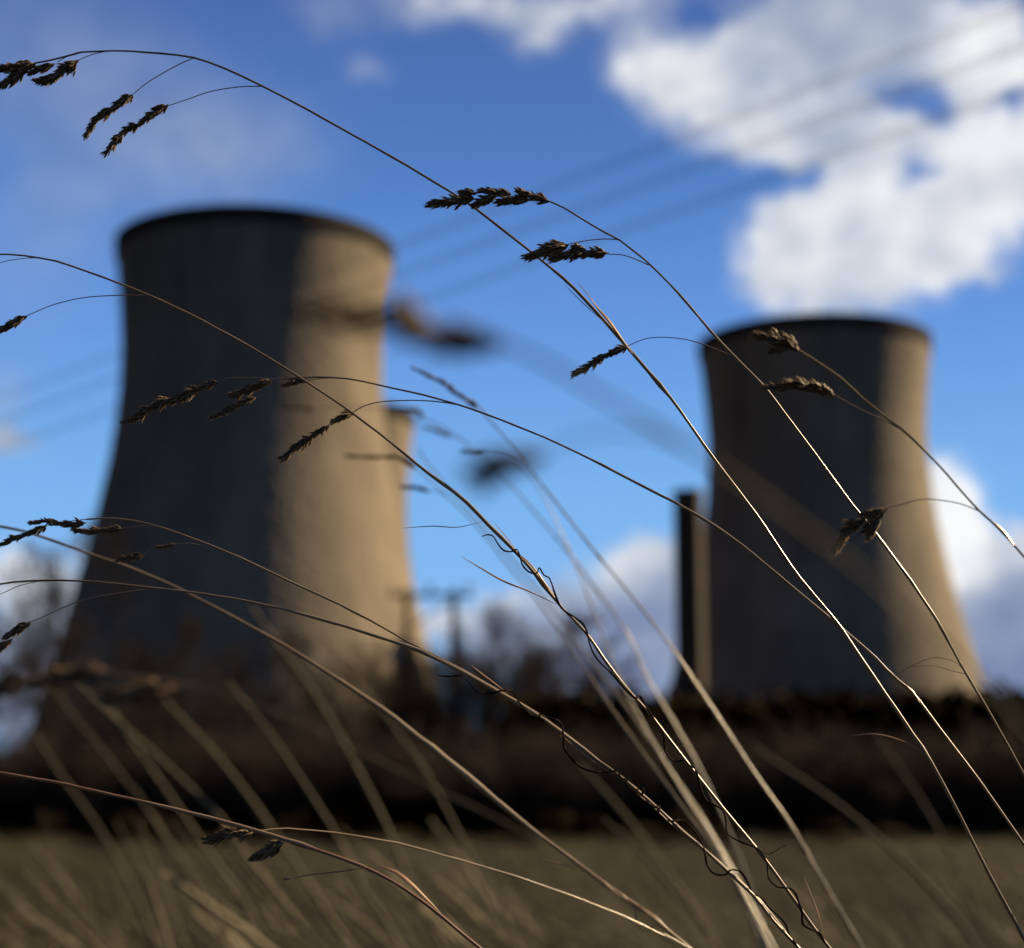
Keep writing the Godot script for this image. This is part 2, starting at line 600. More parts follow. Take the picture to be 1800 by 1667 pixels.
# ---------------------------------------------------------------- trees
func grow(wood: Shape, twigs: Shape, p: Vector3, d: Vector3, length: float, rad: float, level: int, r: RandomNumberGenerator, deep: int) -> void:
	var n := 6 if level == 0 else 4 if level < 3 else 3
	var pts := PackedVector3Array()
	var radii := PackedFloat32Array()
	var cols := PackedColorArray()
	var tone := r.randf_range(0.75, 1.2)
	var q := p
	var dir := d
	var into := wood if level < 2 else twigs
	for k in n + 1:
		pts.append(q)
		radii.append(rad * (1.0 - 0.8 * k / n))
		cols.append(Color(0.040, 0.032, 0.026) * tone)
		dir = (dir + Vector3(r.randf_range(-1, 1), r.randf_range(-0.6, 0.9), r.randf_range(-1, 1)) * (0.06 if level == 0 else 0.17)).normalized()
		q += dir * length / n
	into.tube(pts, radii, 7 if level == 0 else 5 if level == 1 else 3, cols)
	if level >= deep:
		return
	var kids: int = [17, 9, 8, 4][level]
	for k in kids:
		var s := lerpf(0.22 if level == 0 else 0.2, 0.99, (k + r.randf()) / kids)
		var f := s * n
		var a := pts[int(f)].lerp(pts[mini(int(f) + 1, n)], f - int(f))
		var t := (pts[mini(int(f) + 1, n)] - pts[int(f)]).normalized()
		var side := t.cross(Vector3(r.randf_range(-1, 1), r.randf_range(-1, 1), r.randf_range(-1, 1))).normalized()
		var open := r.randf_range(0.55, 0.95) if level == 0 else r.randf_range(0.45, 1.0)
		var nd := (t * cos(open) + side * sin(open) + Vector3.UP * 0.12).normalized()
		var nl := length * (0.52 * (1.15 - s * 0.75) if level == 0 else r.randf_range(0.36, 0.6) * (1.2 - 0.5 * s))
		grow(wood, twigs, a, nd, nl, maxf(rad * (1.0 - 0.8 * s) * 0.55, 0.017), level + 1, r, deep)


func trees() -> void:
	var kinds := []
	for k in 4:
		var wood := Shape.new()
		var twigs := Shape.new()
		grow(wood, twigs, Vector3(0, -0.3, 0), Vector3.UP, 15.0, 0.30, 0, rng(100 + k), 4)
		kinds.append([wood.mesh(), twigs.mesh()])
	for k in TREES.size():
		var t: Array = TREES[k]
		var o := thing("bare_tree", t[0], "tree", Vector3(t[1], 0, t[2]), "bare winter trees before the towers")
		o.rotation.y = k * 1.7
		o.scale = Vector3(t[4], t[3], t[4])
		part("trunk", kinds[k % 4][0], tree_mat, o)
		part("crown", kinds[k % 4][1], tree_mat, o, "stuff")


func scatter(called: String, m: Mesh, mat: Material, where: Array[Transform3D], label: String, tints := PackedColorArray()) -> void:
	var mm := MultiMesh.new()
	mm.transform_format = MultiMesh.TRANSFORM_3D
	mm.use_colors = tints.size() > 0
	mm.mesh = m
	mm.instance_count = where.size()
	for k in where.size():
		mm.set_instance_transform(k, where[k])
		if tints.size():
			mm.set_instance_color(k, tints[k])
	var o := MultiMeshInstance3D.new()
	o.name = numbered(called)
	o.multimesh = mm
	o.material_override = mat
	add_child(o)
	tag(o, label, "", "", "stuff")


func hedges() -> void:
	# bare thorn: many leaning stems full of twigs
	var thorn := Shape.new()
	var r := rng(200)
	for k in 9:
		var a := r.randf() * TAU
		var d := Vector3(cos(a) * 0.35, 1.0, sin(a) * 0.35).normalized()
		grow(thorn, thorn, Vector3(cos(a), 0, sin(a)) * 0.5, d, r.randf_range(4.2, 6.0), 0.07, 1, r, 3)
	var thorn_mesh := thorn.mesh()
	# evergreen: a clump of leaf sprays with an uneven outline
	var green := Shape.new()
	var lump := noise(61, 0.9, 2)
	for k in 2600:
		var u := Vector3(r.randfn(), r.randfn(), r.randfn()).normalized()
		var reach := pow(r.randf(), 0.34) * (1.0 + 0.35 * lump.get_noise_3dv(u * 2.0))
		var p := Vector3(u.x * 2.2, 3.1 + u.y * 3.2, u.z * 2.0) * Vector3(reach, 1.0, reach)
		p.y = 3.1 + u.y * 3.1 * reach
		var d := (u + Vector3(r.randf_range(-1, 1), r.randf_range(-1, 0.6), r.randf_range(-1, 1)) * 0.9).normalized() * r.randf_range(0.28, 0.6)
		var w := d.cross(Vector3(r.randf_range(-1, 1), r.randf_range(-1, 1), r.randf_range(-1, 1))).normalized() * r.randf_range(0.10, 0.2)
		green.leaf(p, d, w, Color(0.055, 0.045, 0.033) * r.randf_range(0.4, 1.6))
	var green_mesh := green.mesh()
	var bare: Array[Transform3D] = []
	var full: Array[Transform3D] = []
	for k in 720:
		var x := r.randf_range(-125.0, 55.0)
		var z := -136.0 - r.randf() * 12.0 - (x * 0.04)
		var sc := r.randf_range(0.8, 1.35) * (1.0 if x < 2.0 else 0.85)
		bare.append(Transform3D(Basis(Vector3.UP, r.randf() * TAU).scaled(Vector3(sc * 1.1, sc, sc * 1.1)), Vector3(x, -0.2, z)))
	for k in 380:
		var x := r.randf_range(-125.0, 3.0)
		var z := -140.0 - r.randf() * 6.0
		var sc := r.randf_range(0.35, 0.72)
		full.append(Transform3D(Basis(Vector3.UP, r.randf() * TAU).scaled(Vector3(sc * 1.5, sc, sc * 1.5)), Vector3(x, -0.3, z)))
	for k in 330:
		var x := r.randf_range(-4.0, 100.0)
		var sc := r.randf_range(0.55, 1.3)
		bare.append(Transform3D(Basis(Vector3.UP, r.randf() * TAU).scaled(Vector3(sc * 1.3, sc, sc * 1.3)), Vector3(x, -0.2, -118.0 - r.randf() * 9.0 + x * 0.05)))
	var clump := noise(63, 0.09, 2)
	for k in 420:
		var x := r.randf_range(-75.0, 80.0)
		var z := -r.randf_range(96.0, 126.0)
		if clump.get_noise_2d(x, z * 0.4) + r.randf_range(-0.2, 0.2) < 0.0 - (z + 112.0) * 0.012:
			continue
		var sc := r.randf_range(0.10, 0.32) * (1.0 + maxf(0.0, -z - 108.0) * 0.05)
		full.append(Transform3D(Basis(Vector3.UP, r.randf() * TAU).scaled(Vector3(sc * 2.0, sc, sc * 2.0)), Vector3(x, -0.1, z)))
	for k in 70:
		var z := -r.randf_range(52.0, 96.0)
		var x := r.randf_range(-0.34, 0.36) * -z
		if clump.get_noise_2d(x * 0.7, 40.0) < -0.12:
			continue
		var sc := r.randf_range(0.07, 0.16)
		full.append(Transform3D(Basis(Vector3.UP, r.randf() * TAU).scaled(Vector3(sc * 2.6, sc, sc * 2.6)), Vector3(x, -0.05, z)))
	scatter("thorn_hedge", thorn_mesh, twig_mat, bare, "brown leafless hedge along the far edge of the field")
	scatter("bramble_undergrowth", green_mesh, tinted(0.8, 0.2), full, "dark low brambles filling the foot of the leafless hedge")
	var tall: Array[Transform3D] = []
	for k in 540:
		var x := r.randf_range(1.5, 125.0)
		var z := -131.0 - r.randf() * 12.0 + x * 0.05
		var sc := r.randf_range(1.46, 1.68) * (1.0 + x * 0.0009)
		if k % 2:
			sc *= r.randf_range(0.5, 0.9)
		tall.append(Transform3D(Basis(Vector3.UP, r.randf() * TAU).scaled(Vector3(sc * 1.2, sc, sc * 1.2)), Vector3(x, -0.3, z)))
	scatter("evergreen_hedge", green_mesh, tinted(0.8, 0.2), tall, "tall black evergreen hedge with a level top below the small tower")


# ---------------------------------------------------------------- power line
func pole_and_cables() -> void:
	var wood := paint(Color(0.018, 0.015, 0.013), 0.9, 0.2)
	var iron := paint(Color(0.09, 0.10, 0.10), 0.5, 0.5)
	var o := thing("utility_pole", "dark twin legged wooden power pole standing before the sunlit tower foot", "pole", POLE_AT)
	o.scale = Vector3.ONE * 1.64
	for sgn in [-1.0, 1.0]:
		var p := Shape.new()
		p.tube(PackedVector3Array([Vector3(sgn * 1.15, -0.5, 0), Vector3(sgn * 1.15, 6.0, 0), Vector3(sgn * 1.15, 12.15, 0)]), PackedFloat32Array([0.24, 0.21, 0.17]), 12, PackedColorArray([Color.WHITE, Color.WHITE, Color.WHITE]))
		part("pole", p.mesh(), wood, o)
	var c := Shape.new()
	c.box(Vector3(0, 11.85, 0.2), Vector3(4.0, 0.2, 0.14), Basis(), Color.WHITE)
	part("crossarm", c.mesh(), wood, o)
	var b := Shape.new()
	b.tube(PackedVector3Array([Vector3(-1.1, 10.2, 0.2), Vector3(1.1, 11.6, 0.2)]), PackedFloat32Array([0.05, 0.05]), 6, PackedColorArray([Color.WHITE, Color.WHITE]))
	part("brace", b.mesh(), iron, o)
	for x in [-1.85, 0.0, 1.85]:
		var s := Shape.new()
		s.lathe(PackedVector2Array([Vector2(0.03, 11.95), Vector2(0.04, 12.1), Vector2(0.15, 12.12), Vector2(0.06, 12.2), Vector2(0.14, 12.24), Vector2(0.05, 12.34), Vector2(0.11, 12.38), Vector2(0.01, 12.48)]), 12, Color.WHITE)
		var q := part("insulator", s.mesh(), paint(Color(0.10, 0.05, 0.03), 0.25, 0.5), o)
		q.position = Vector3(x, 0, 0.2)
	for k in CABLES.size():
		var w: Array = CABLES[k]
		var a := Vector3(w[1], w[2], w[3])
		var z := Vector3(w[4], w[5], w[6])
		var cable := thing("power_cable", w[0], "cable", a, "overhead power cables crossing the sky")
		for sub in 2:
			var s := Shape.new()
			var pts := PackedVector3Array()
			var rad := PackedFloat32Array()
			var cols := PackedColorArray()
			for j in 41:
				var t := j / 40.0
				pts.append((z - a) * t + Vector3(0, 0.16 * sub, 0.14 * sub) - Vector3.UP * sin(t * PI) * 0.3)
				rad.append(0.020)
				cols.append(Color.WHITE)
			s.tube(pts, rad, 6, cols)
			part("conductor", s.mesh(), iron, cable)


# ---------------------------------------------------------------- grass of the field
func blade(s: Shape, root: Vector3, lean: Vector3, height: float, width: float, col: Color) -> void:
	var pts := PackedVector3Array()
	var rad := PackedFloat32Array()
	var cols := PackedColorArray()
	for k in 4:
		var t := k / 3.0
		pts.append(root + Vector3.UP * height * (t - 0.18 * t * t) + lean * t * t)
		rad.append(width * (1.0 - 0.9 * t))
		cols.append(col * (0.85 + 0.3 * t))
	s.tube(pts, rad, 3, cols, 0.35, Vector3(0.3, 0.1, 1.0))


func field_grass() -> void:
	var r := rng(300)
	var tufts: Array[Mesh] = []
	for k in 3:
		var s := Shape.new()
		for j in 16:
			var green := r.randf()
			var col := Color(0.043, 0.038, 0.025).lerp(Color(0.0145, 0.021, 0.008), green * [0.3, 0.95, 0.6][k]) * r.randf_range(0.55, 1.6)
			var a := r.randf() * TAU
			blade(s, Vector3(cos(a), 0, sin(a)) * r.randf() * 0.16, Vector3(-0.16 + r.randf_range(-0.2, 0.15), 0, r.randf_range(-0.18, 0.18)), r.randf_range(0.16, 0.42), r.randf_range(0.003, 0.006), col)
		tufts.append(s.mesh())
	var patch := noise(71, 0.12, 3)
	for k in 3:
		var where: Array[Transform3D] = []
		var tints := PackedColorArray()
		for j in 14500:
			var dist := 1.6 * pow(140.0 / 1.6, pow(r.randf(), 0.62))
			var bear := r.randf_range(-0.52, 0.52)
			var x := sin(bear) * dist
			var z := -cos(bear) * dist
			if patch.get_noise_2d(x, z) * 0.9 + r.randf_range(-0.45, 0.45) < [-0.15, 0.05, -0.3][k]:
				continue
			var sc := r.randf_range(0.6, 1.3) * (1.0 + dist * 0.004)
			if r.randf() < 0.12:
				sc *= 1.7
			where.append(Transform3D(Basis(Vector3.UP, r.randf_range(-0.9, 0.9)).scaled(Vector3(sc * 1.2, sc, sc * 1.2)), Vector3(x, -0.03, z)))
			var wash := patch.get_noise_2d(x * 2.3 + 300.0, z * 1.1)
			var drift := patch.get_noise_2d(x * 0.6 - 500.0, z * 0.35)
			tints.append(Color(1.0 + 0.25 * drift, 1.0, 1.0 - 0.2 * drift) * clampf(1.0 + 2.4 * wash + 0.8 * drift, 0.25, 2.8))
		# unkempt tussocks where the mower never reaches, along the hedge foot
		for j in 700:
			var x := r.randf_range(-75.0, 85.0)
			var sc := r.randf_range(0.8, 1.7)
			where.append(Transform3D(Basis(Vector3.UP, r.randf_range(-0.9, 0.9)).scaled(Vector3(sc * 1.8, sc, sc * 1.8)), Vector3(x, -0.05, -r.randf_range(84.0, 117.0))))
			tints.append(Color.WHITE * r.randf_range(0.4, 1.1))
		scatter("meadow_grass", tufts[k], tinted(0.7, 0.3), where, ["dry brown grass of the dim field", "darker green grass patches of the dim field", "mixed low grass covering the dim field"][k], tints)


func rough_straws() -> void:
	var r := rng(400)
	for k in 3:
		var s := Shape.new()
		for j in 3:
			var pts := PackedVector3Array()
			var rad := PackedFloat32Array()
			var cols := PackedColorArray()
			var hgt := r.randf_range(0.62, 0.80)
			var lean := r.randf_range(0.30, 0.55)
			var off := Vector3(r.randf_range(-0.12, 0.12), 0, r.randf_range(-0.12, 0.12))
			var col: Color = Color(0.080, 0.070, 0.047) * [0.35, 1.0, 2.6][(j + k) % 3]
			for q in 9:
				var t := q / 8.0
				pts.append(off + Vector3(-lean * pow(t, 1.7), hgt * (t - 0.12 * t * t), 0.05 * sin(t * 3.0 + j)))
				rad.append(lerpf(0.0012, 0.0005, t) if q < 7 or j == 0 else 0.0026 * (1.0 if q == 7 else 0.5))
				cols.append(col)
			s.tube(pts, rad, 5, cols)
		var where: Array[Transform3D] = []
		var tints := PackedColorArray()
		for j in 150:
			var dist := r.randf_range(2.2, 8.0)
			var bear := deg_to_rad(lerpf(-18.0, 22.0, pow(r.randf(), 1.25)))
			var sc := r.randf_range(0.72, 1.18) * (1.0 if bear < 0.02 else 0.86)
			where.append(Transform3D((Basis(Vector3.BACK, r.randfn(0.0, 0.16)) * Basis(Vector3.UP, r.randf_range(-0.9, 0.9))).scaled(Vector3(sc, sc, sc)), Vector3(sin(bear) * dist + 0.3, -0.02, -cos(bear) * dist)))
			tints.append(Color.WHITE * (0.45 + 1.5 * pow(r.randf(), 2.2)))
		scatter("rough_grass", s.mesh(), dull_mat, where, ["out of focus straw grass leaning over the lower part of the field", "thin out of focus straws among the field's rough grass", "scattered seeding straws in the rough grass"][k], tints)


# ---------------------------------------------------------------- the stems
func make_spikelets() -> void:
	# a spikelet: a fan of keeled, pointed husks along +y, one unit long
	for k in 6:
		var r := rng(500 + k)
		var s := Shape.new()
		var husks := 4 + k % 2
		for j in husks:
			var sgn := 1.0 if j % 2 else -1.0
			var base := Vector3(sgn * 0.03, 0.12 * j, r.randf_range(-0.03, 0.03))
			var d := Vector3(sgn * r.randf_range(0.10, 0.30), 1.0, r.randf_range(-0.18, 0.18)).normalized() * r.randf_range(0.5, 0.64)
			var tone := Color(0.082, 0.058, 0.034) * r.randf_range(0.5, 1.8)
			var pts := PackedVector3Array()
			var bow := Vector3(sgn * 0.05, 0, 0)
			for q in 5:
				var t := q / 4.0
				pts.append(base + d * t + bow * sin(t * PI))
			s.tube(pts, PackedFloat32Array([0.04, 0.10, 0.108, 0.055, 0.004]), 4, PackedColorArray([tone * 1.8, tone, tone, tone * 1.5, tone * 2.6]), 0.7, Vector3(0, 0, 1))
		for j in 5:      # fine hairs and awns
			var d := Vector3(r.randf_range(-0.32, 0.32), 1.0, r.randf_range(-0.32, 0.32)).normalized()
			var at := Vector3(r.randf_range(-0.1, 0.1), r.randf_range(0.25, 0.75), r.randf_range(-0.06, 0.06))
			s.tube(PackedVector3Array([at, at + d * 0.22, at + d * r.randf_range(0.36, 0.5)]), PackedFloat32Array([0.014, 0.011, 0.003]), 3, PackedColorArray([Color(0.12, 0.09, 0.05), Color(0.2, 0.15, 0.09), Color(0.25, 0.19, 0.11)]))
		spikelets.append(s.mesh())


func smooth(raw: Array, origin: Vector3, step: float) -> PackedVector3Array:
	var p := PackedVector3Array()
	for k in raw.size() / 3:
		p.append(Vector3(raw[k * 3], raw[k * 3 + 1], raw[k * 3 + 2]) * 0.001 - origin)
	var out := PackedVector3Array()
	for k in p.size() - 1:
		var a := p[maxi(k - 1, 0)]
		var b := p[k]
		var c := p[k + 1]
		var d := p[mini(k + 2, p.size() - 1)]
		var n := clampi(int(b.distance_to(c) / step), 1, 10)
		for j in n:
			out.append(b.cubic_interpolate(c, a, d, float(j) / n))
	out.append(p[p.size() - 1])
	return out


const TONES := {"straw": Color(0.150, 0.108, 0.055), "red": Color(0.15, 0.082, 0.042), "mid": Color(0.10, 0.088, 0.06), "pale": Color(0.15, 0.128, 0.08), "grey": Color(0.105, 0.085, 0.058), "dull": Color(0.060, 0.053, 0.038)}
var patchy := FastNoiseLite.new()


# a stalk from its tip down to the ground, thin to thick; nodes = where along it the joints sit
func stalk(label: String, group: String, raw: Array, r0: float, r1: float, tone: String, nodes: Array, seed_: int) -> Node3D:
	var last := raw.size() - 3
	var root := Vector3(raw[last], raw[last + 1], raw[last + 2]) * 0.001
	var o := thing("grass_stem", label, "grass stem", root, group)
	var pts := smooth(raw, root, 0.004)
	var total := 0.0
	var seen := 0.0
	for k in pts.size() - 1:
		total += pts[k].distance_to(pts[k + 1])
	var rad := PackedFloat32Array()
	var cols := PackedColorArray()
	patchy.frequency = 60.0
	for k in pts.size():
		var t := seen / total
		var r := lerpf(r0, r1, minf(1.0, t * 1.6)) * 0.001
		var col: Color = TONES[tone]
		col = col * (1.0 + 0.55 * patchy.get_noise_1d(seen + seed_ * 3.0))
		for nd in nodes:
			var off: float = (seen - nd * total) / 0.004
			if absf(off) < 3.0:
				r *= 1.0 + 0.45 * exp(-off * off * 2.0)
				col = col.lerp(Color(0.06, 0.04, 0.025), 0.8 * exp(-off * off * 3.0))
			var above: float = nd * total - seen      # the leaf sheath that still wraps the stalk above its joint
			if above > 0.0 and above < 0.055:
				r *= 1.22
				col = col.lerp(Color(0.20, 0.155, 0.085), 0.55)
		rad.append(r * (1.0 + 0.22 * patchy.get_noise_1d(seen * 2.5 + seed_ * 7.0)))
		cols.append(col)
		if k < pts.size() - 1:
			seen += pts[k].distance_to(pts[k + 1])
	var s := Shape.new()
	s.tube(pts, rad, 8, cols)
	part("stalk", s.mesh(), dull_mat if tone in ["dull", "mid"] else straw_mat, o)
	return o


func branch(o: Node3D, raw: Array, r: float) -> void:
	var pts := smooth(raw, o.position, 0.002)
	var rad := PackedFloat32Array()
	var cols := PackedColorArray()
	for k in pts.size():
		rad.append(r * 0.001 * lerpf(0.85, 1.15, float(k) / pts.size()))
		cols.append(Color(0.17, 0.115, 0.062))
	var s := Shape.new()
	s.tube(pts, rad, 6, cols)
	part("branch", s.mesh(), straw_mat, o)


func leaf(o: Node3D, raw: Array, r: float, flat: float) -> void:
	var pts := smooth(raw, o.position, 0.002)
	var rad := PackedFloat32Array()
	var cols := PackedColorArray()
	for k in pts.size():
		var t := float(k) / (pts.size() - 1)
		rad.append(r * 0.001 * maxf(0.12, sin(PI * pow(t, 0.8)) * 0.85 + 0.15 * (1.0 - absf(t - 0.5) * 2.0)))
		cols.append(Color(0.22, 0.13, 0.06) * (0.8 + 0.5 * patchy.get_noise_1d(t * 0.06 + raw[0])))
	var s := Shape.new()
	s.tube(pts, rad, 8, cols, flat, Vector3(0.5, 0.6, 0.7))
	part("leaf_blade", s.mesh(), straw_mat, o)


# a dense one-sided seed head: an axis full of spikelets that point to its tip
func head(o: Node3D, raw: Array, thick: float, seed_: int) -> void:
	var pts := smooth(raw, o.position, 0.0015)
	var r := rng(seed_)
	var total := 0.0
	var rad := PackedFloat32Array()
	var cols := PackedColorArray()
	for k in pts.size():
		rad.append(thick * 0.00006)
		cols.append(Color(0.16, 0.11, 0.06))
		if k:
			total += pts[k].distance_to(pts[k - 1])
	var s := Shape.new()
	s.tube(pts, rad, 5, cols)
	var hd := part("seed_head", s.mesh(), straw_mat, o)
	var size := thick * 0.001
	var n := clampi(int(total / size * 10.0) + 4, 8, 44)
	for k in n:
		var t := (k + r.randf() * 0.6) / n * 0.86
		var f := t * (pts.size() - 1)
		var p := pts[int(f)].lerp(pts[mini(int(f) + 1, pts.size() - 1)], f - int(f))
		var along := (pts[mini(int(f) + 1, pts.size() - 1)] - pts[int(f)]).normalized()
		var turn := k * 2.4 + r.randf() * 0.8
		var side := along.cross(Vector3(0.3, 1, 0.2)).normalized().rotated(along, turn)
		var open := r.randf_range(0.12, 0.62) * (1.0 - 0.55 * t) + 0.05
		var y := (along * cos(open) + side * sin(open)).normalized()
		var x := y.cross(Vector3(r.randf_range(-1, 1), r.randf_range(-1, 1), r.randf_range(-1, 1))).normalized()
		var length := size * r.randf_range(0.85, 1.25) * (1.0 - 0.25 * t) * (0.85 if k < 2 else 1.0)
		var q := part("spikelet", spikelets[r.randi() % spikelets.size()], seed_mat, hd)
		q.transform = Transform3D(Basis(x, y, x.cross(y)).scaled(Vector3.ONE * length), p)


func tendril(label: String, raw: Array, r: float) -> void:
	var last := raw.size() - 3
	var root := Vector3(raw[last], raw[last + 1], raw[last + 2]) * 0.001
	var pts := smooth(raw, root, 0.0012)
	var rad := PackedFloat32Array()
	var cols := PackedColorArray()
	for k in pts.size():
		rad.append(r * 0.001 * (0.7 + 0.4 * minf(1.0, k / 60.0) + 0.6 * patchy.get_noise_1d(k * 0.0011 + raw[0])))
		cols.append(Color(0.010, 0.007, 0.005))
	var s := Shape.new()
	s.tube(pts, rad, 6, cols)
	var o := part("dry_tendril", s.mesh(), tinted(0.8, 0.15), self)
	o.position = root
	tag(o, label, "tendril", "dry tendrils on the grass")


func grass_stems() -> void:
	var o: Node3D
	o = stalk("tallest grass stem, arching from the top left corner across the whole sky", "grass stems bent by the wind", [-177.8, 1081.7, -658.9, -171.9, 1082.8, -658.7, -166.1, 1084.2, -658.4, -160.4, 1085.7, -658.1, -154.4, 1086.0, -658.1, -148.4, 1086.2, -658.0, -142.5, 1086.1, -658.1, -136.5, 1085.6, -658.1, -130.6, 1085.2, -658.2, -124.6, 1084.6, -658.3, -118.7, 1083.7, -658.5, -113.1, 1082.0, -658.8, -107.5, 1079.9, -659.2, -102.0, 1077.5, -659.7, -96.6, 1075.0, -660.2, -91.3, 1072.4, -660.7, -86.0, 1069.7, -661.2, -80.7, 1067.0, -661.7, -75.4, 1064.2, -662.2, -70.2, 1061.3, -662.8, -65.0, 1058.5, -663.3, -59.8, 1055.6, -663.9, -54.6, 1052.8, -664.4, -49.4, 1049.9, -665.0, -44.2, 1047.0, -665.5, -39.0, 1044.1, -666.1, -33.9, 1041.0, -666.6, -28.8, 1038.0, -667.2, -23.7, 1035.0, -667.8, -18.6, 1031.8, -668.4, -13.7, 1028.5, -669.0, -9.0, 1024.9, -669.7, -4.3, 1021.3, -670.4, 0.4, 1017.7, -671.1, 5.1, 1014.1, -671.8, 9.8, 1010.4, -672.5, 14.4, 1006.7, -673.2, 19.0, 1003.0, -673.9, 23.4, 999.0, -674.7, 27.5, 994.7, -675.5, 31.5, 990.4, -676.3, 35.5, 986.0, -677.1, 39.5, 981.6, -678.0, 43.4, 977.2, -678.8, 47.3, 972.8, -679.7, 51.2, 968.3, -680.5, 55.1, 963.9, -681.4, 58.9, 959.4, -682.2, 62.5, 954.7, -683.1, 65.9, 949.9, -684.0, 69.3, 945.1, -684.9, 72.7, 940.3, -685.9, 76.3, 935.5, -686.8, 79.9, 930.9, -687.7, 83.5, 926.2, -688.5, 87.1, 921.5, -689.4, 90.7, 916.8, -690.3, 94.1, 912.0, -691.3, 97.4, 907.1, -692.2, 100.7, 902.3, -693.1, 104.0, 897.4, -694.0, 107.6, 892.7, -694.9, 111.4, 888.2, -695.8, 115.3, 883.7, -696.7, 119.1, 879.2, -697.5, 122.7, 874.5, -698.4, 126.0, 869.6, -699.3, 129.3, 864.8, -700.3, 132.7, 859.9, -701.2, 136.0, 855.0, -702.1, 139.4, 850.2, -703.0, 142.8, 845.4, -704.0, 146.2, 840.6, -704.9, 149.5, 835.7, -705.8, 152.8, 830.8, -706.8, 156.1, 825.9, -707.7, 159.0, 820.8, -708.7, 161.8, 815.6, -709.6, 164.6, 810.4, -710.6, 167.4, 805.2, -711.6, 170.0, 800.0, -712.6, 172.7, 794.7, -713.6, 175.4, 789.5, -714.6, 178.1, 784.2, -715.6, 180.9, 779.1, -716.6, 183.8, 773.9, -717.6, 186.6, 768.8, -718.6, 190.9, 761.0, -720.1, 235.9, 674.2, -735.5, 275.9, 585.0, -749.3, 310.8, 493.5, -761.3, 340.7, 399.5, -771.5, 365.6, 303.2, -780.1, 385.4, 204.5, -786.9, 400.1, 103.5, -791.9, 409.8, 0.0, -795.3], 0.358, 0.921, "straw", [0.207, 0.333], 0)
	branch(o, [-161.6, 1082.8, -658.7, -156.8, 1084.8, -658.3, -151.0, 1086.1, -658.0], 0.195)
	branch(o, [-169.5, 1082.1, -658.8, -164.6, 1084.8, -658.3, -160.4, 1085.9, -658.1], 0.195)
	branch(o, [-141.1, 1070.5, -661.0, -136.2, 1074.4, -660.3, -131.1, 1077.5, -659.7, -124.1, 1081.3, -659.0, -118.2, 1083.8, -658.5], 0.207)
	branch(o, [-128.1, 1066.1, -661.9, -121.1, 1068.4, -661.4, -112.4, 1071.3, -660.9, -101.8, 1073.0, -660.6, -92.7, 1073.2, -660.5], 0.207)
	head(o, [-177.7, 1081.5, -658.5, -184.4, 1079.7, -658.9, -189.5, 1079.3, -658.9], 5.96, 1001)
	head(o, [-181.6, 1078.6, -659.5, -186.7, 1075.7, -660.0, -193.9, 1071.9, -660.8], 5.46, 1002)
	head(o, [-161.7, 1082.9, -659.1, -166.0, 1080.0, -659.6, -171.5, 1076.7, -660.3, -177.9, 1075.4, -660.5], 5.46, 1003)
	head(o, [-170.7, 1081.8, -659.7, -175.0, 1080.2, -660.0, -179.2, 1078.5, -660.3], 4.22, 1004)
	head(o, [-141.1, 1069.9, -660.3, -145.3, 1067.4, -660.8, -150.4, 1063.3, -661.6], 4.47, 1005)
	head(o, [-149.2, 1064.7, -661.7, -153.5, 1062.2, -662.2, -155.6, 1060.1, -662.6], 4.96, 1006)
	head(o, [-154.8, 1060.9, -662.9, -157.0, 1058.0, -663.4, -159.1, 1054.6, -664.1], 3.23, 1007)
	head(o, [-128.2, 1066.7, -662.2, -133.3, 1063.7, -662.7, -138.8, 1059.6, -663.5], 4.47, 1008)
	head(o, [-139.3, 1059.9, -663.9, -143.1, 1058.0, -664.2, -146.5, 1055.5, -664.7], 3.72, 1009)
	head(o, [-144.5, 1056.2, -662.9, -147.5, 1052.9, -663.6, -151.3, 1048.3, -664.4], 3.97, 1010)
	leaf(o, [28.8, 996.0, -674.2, 31.8, 991.8, -675.0, 36.0, 987.1, -675.9, 41.9, 979.1, -677.4, 44.9, 975.0, -678.2], 0.955, 0.35)
	leaf(o, [19.3, 1000.6, -673.3, 24.4, 995.4, -674.3, 31.8, 988.7, -675.6, 37.1, 984.1, -676.5], 0.265, 0.5)
	leaf(o, [24.4, 1001.0, -673.3, 28.0, 997.0, -674.0, 32.2, 991.0, -675.2], 0.265, 0.5)
	leaf(o, [125.4, 835.2, -704.9, 134.7, 835.8, -704.8, 141.9, 834.5, -705.0, 147.8, 832.3, -705.5, 152.5, 829.3, -706.0], 0.424, 0.4)
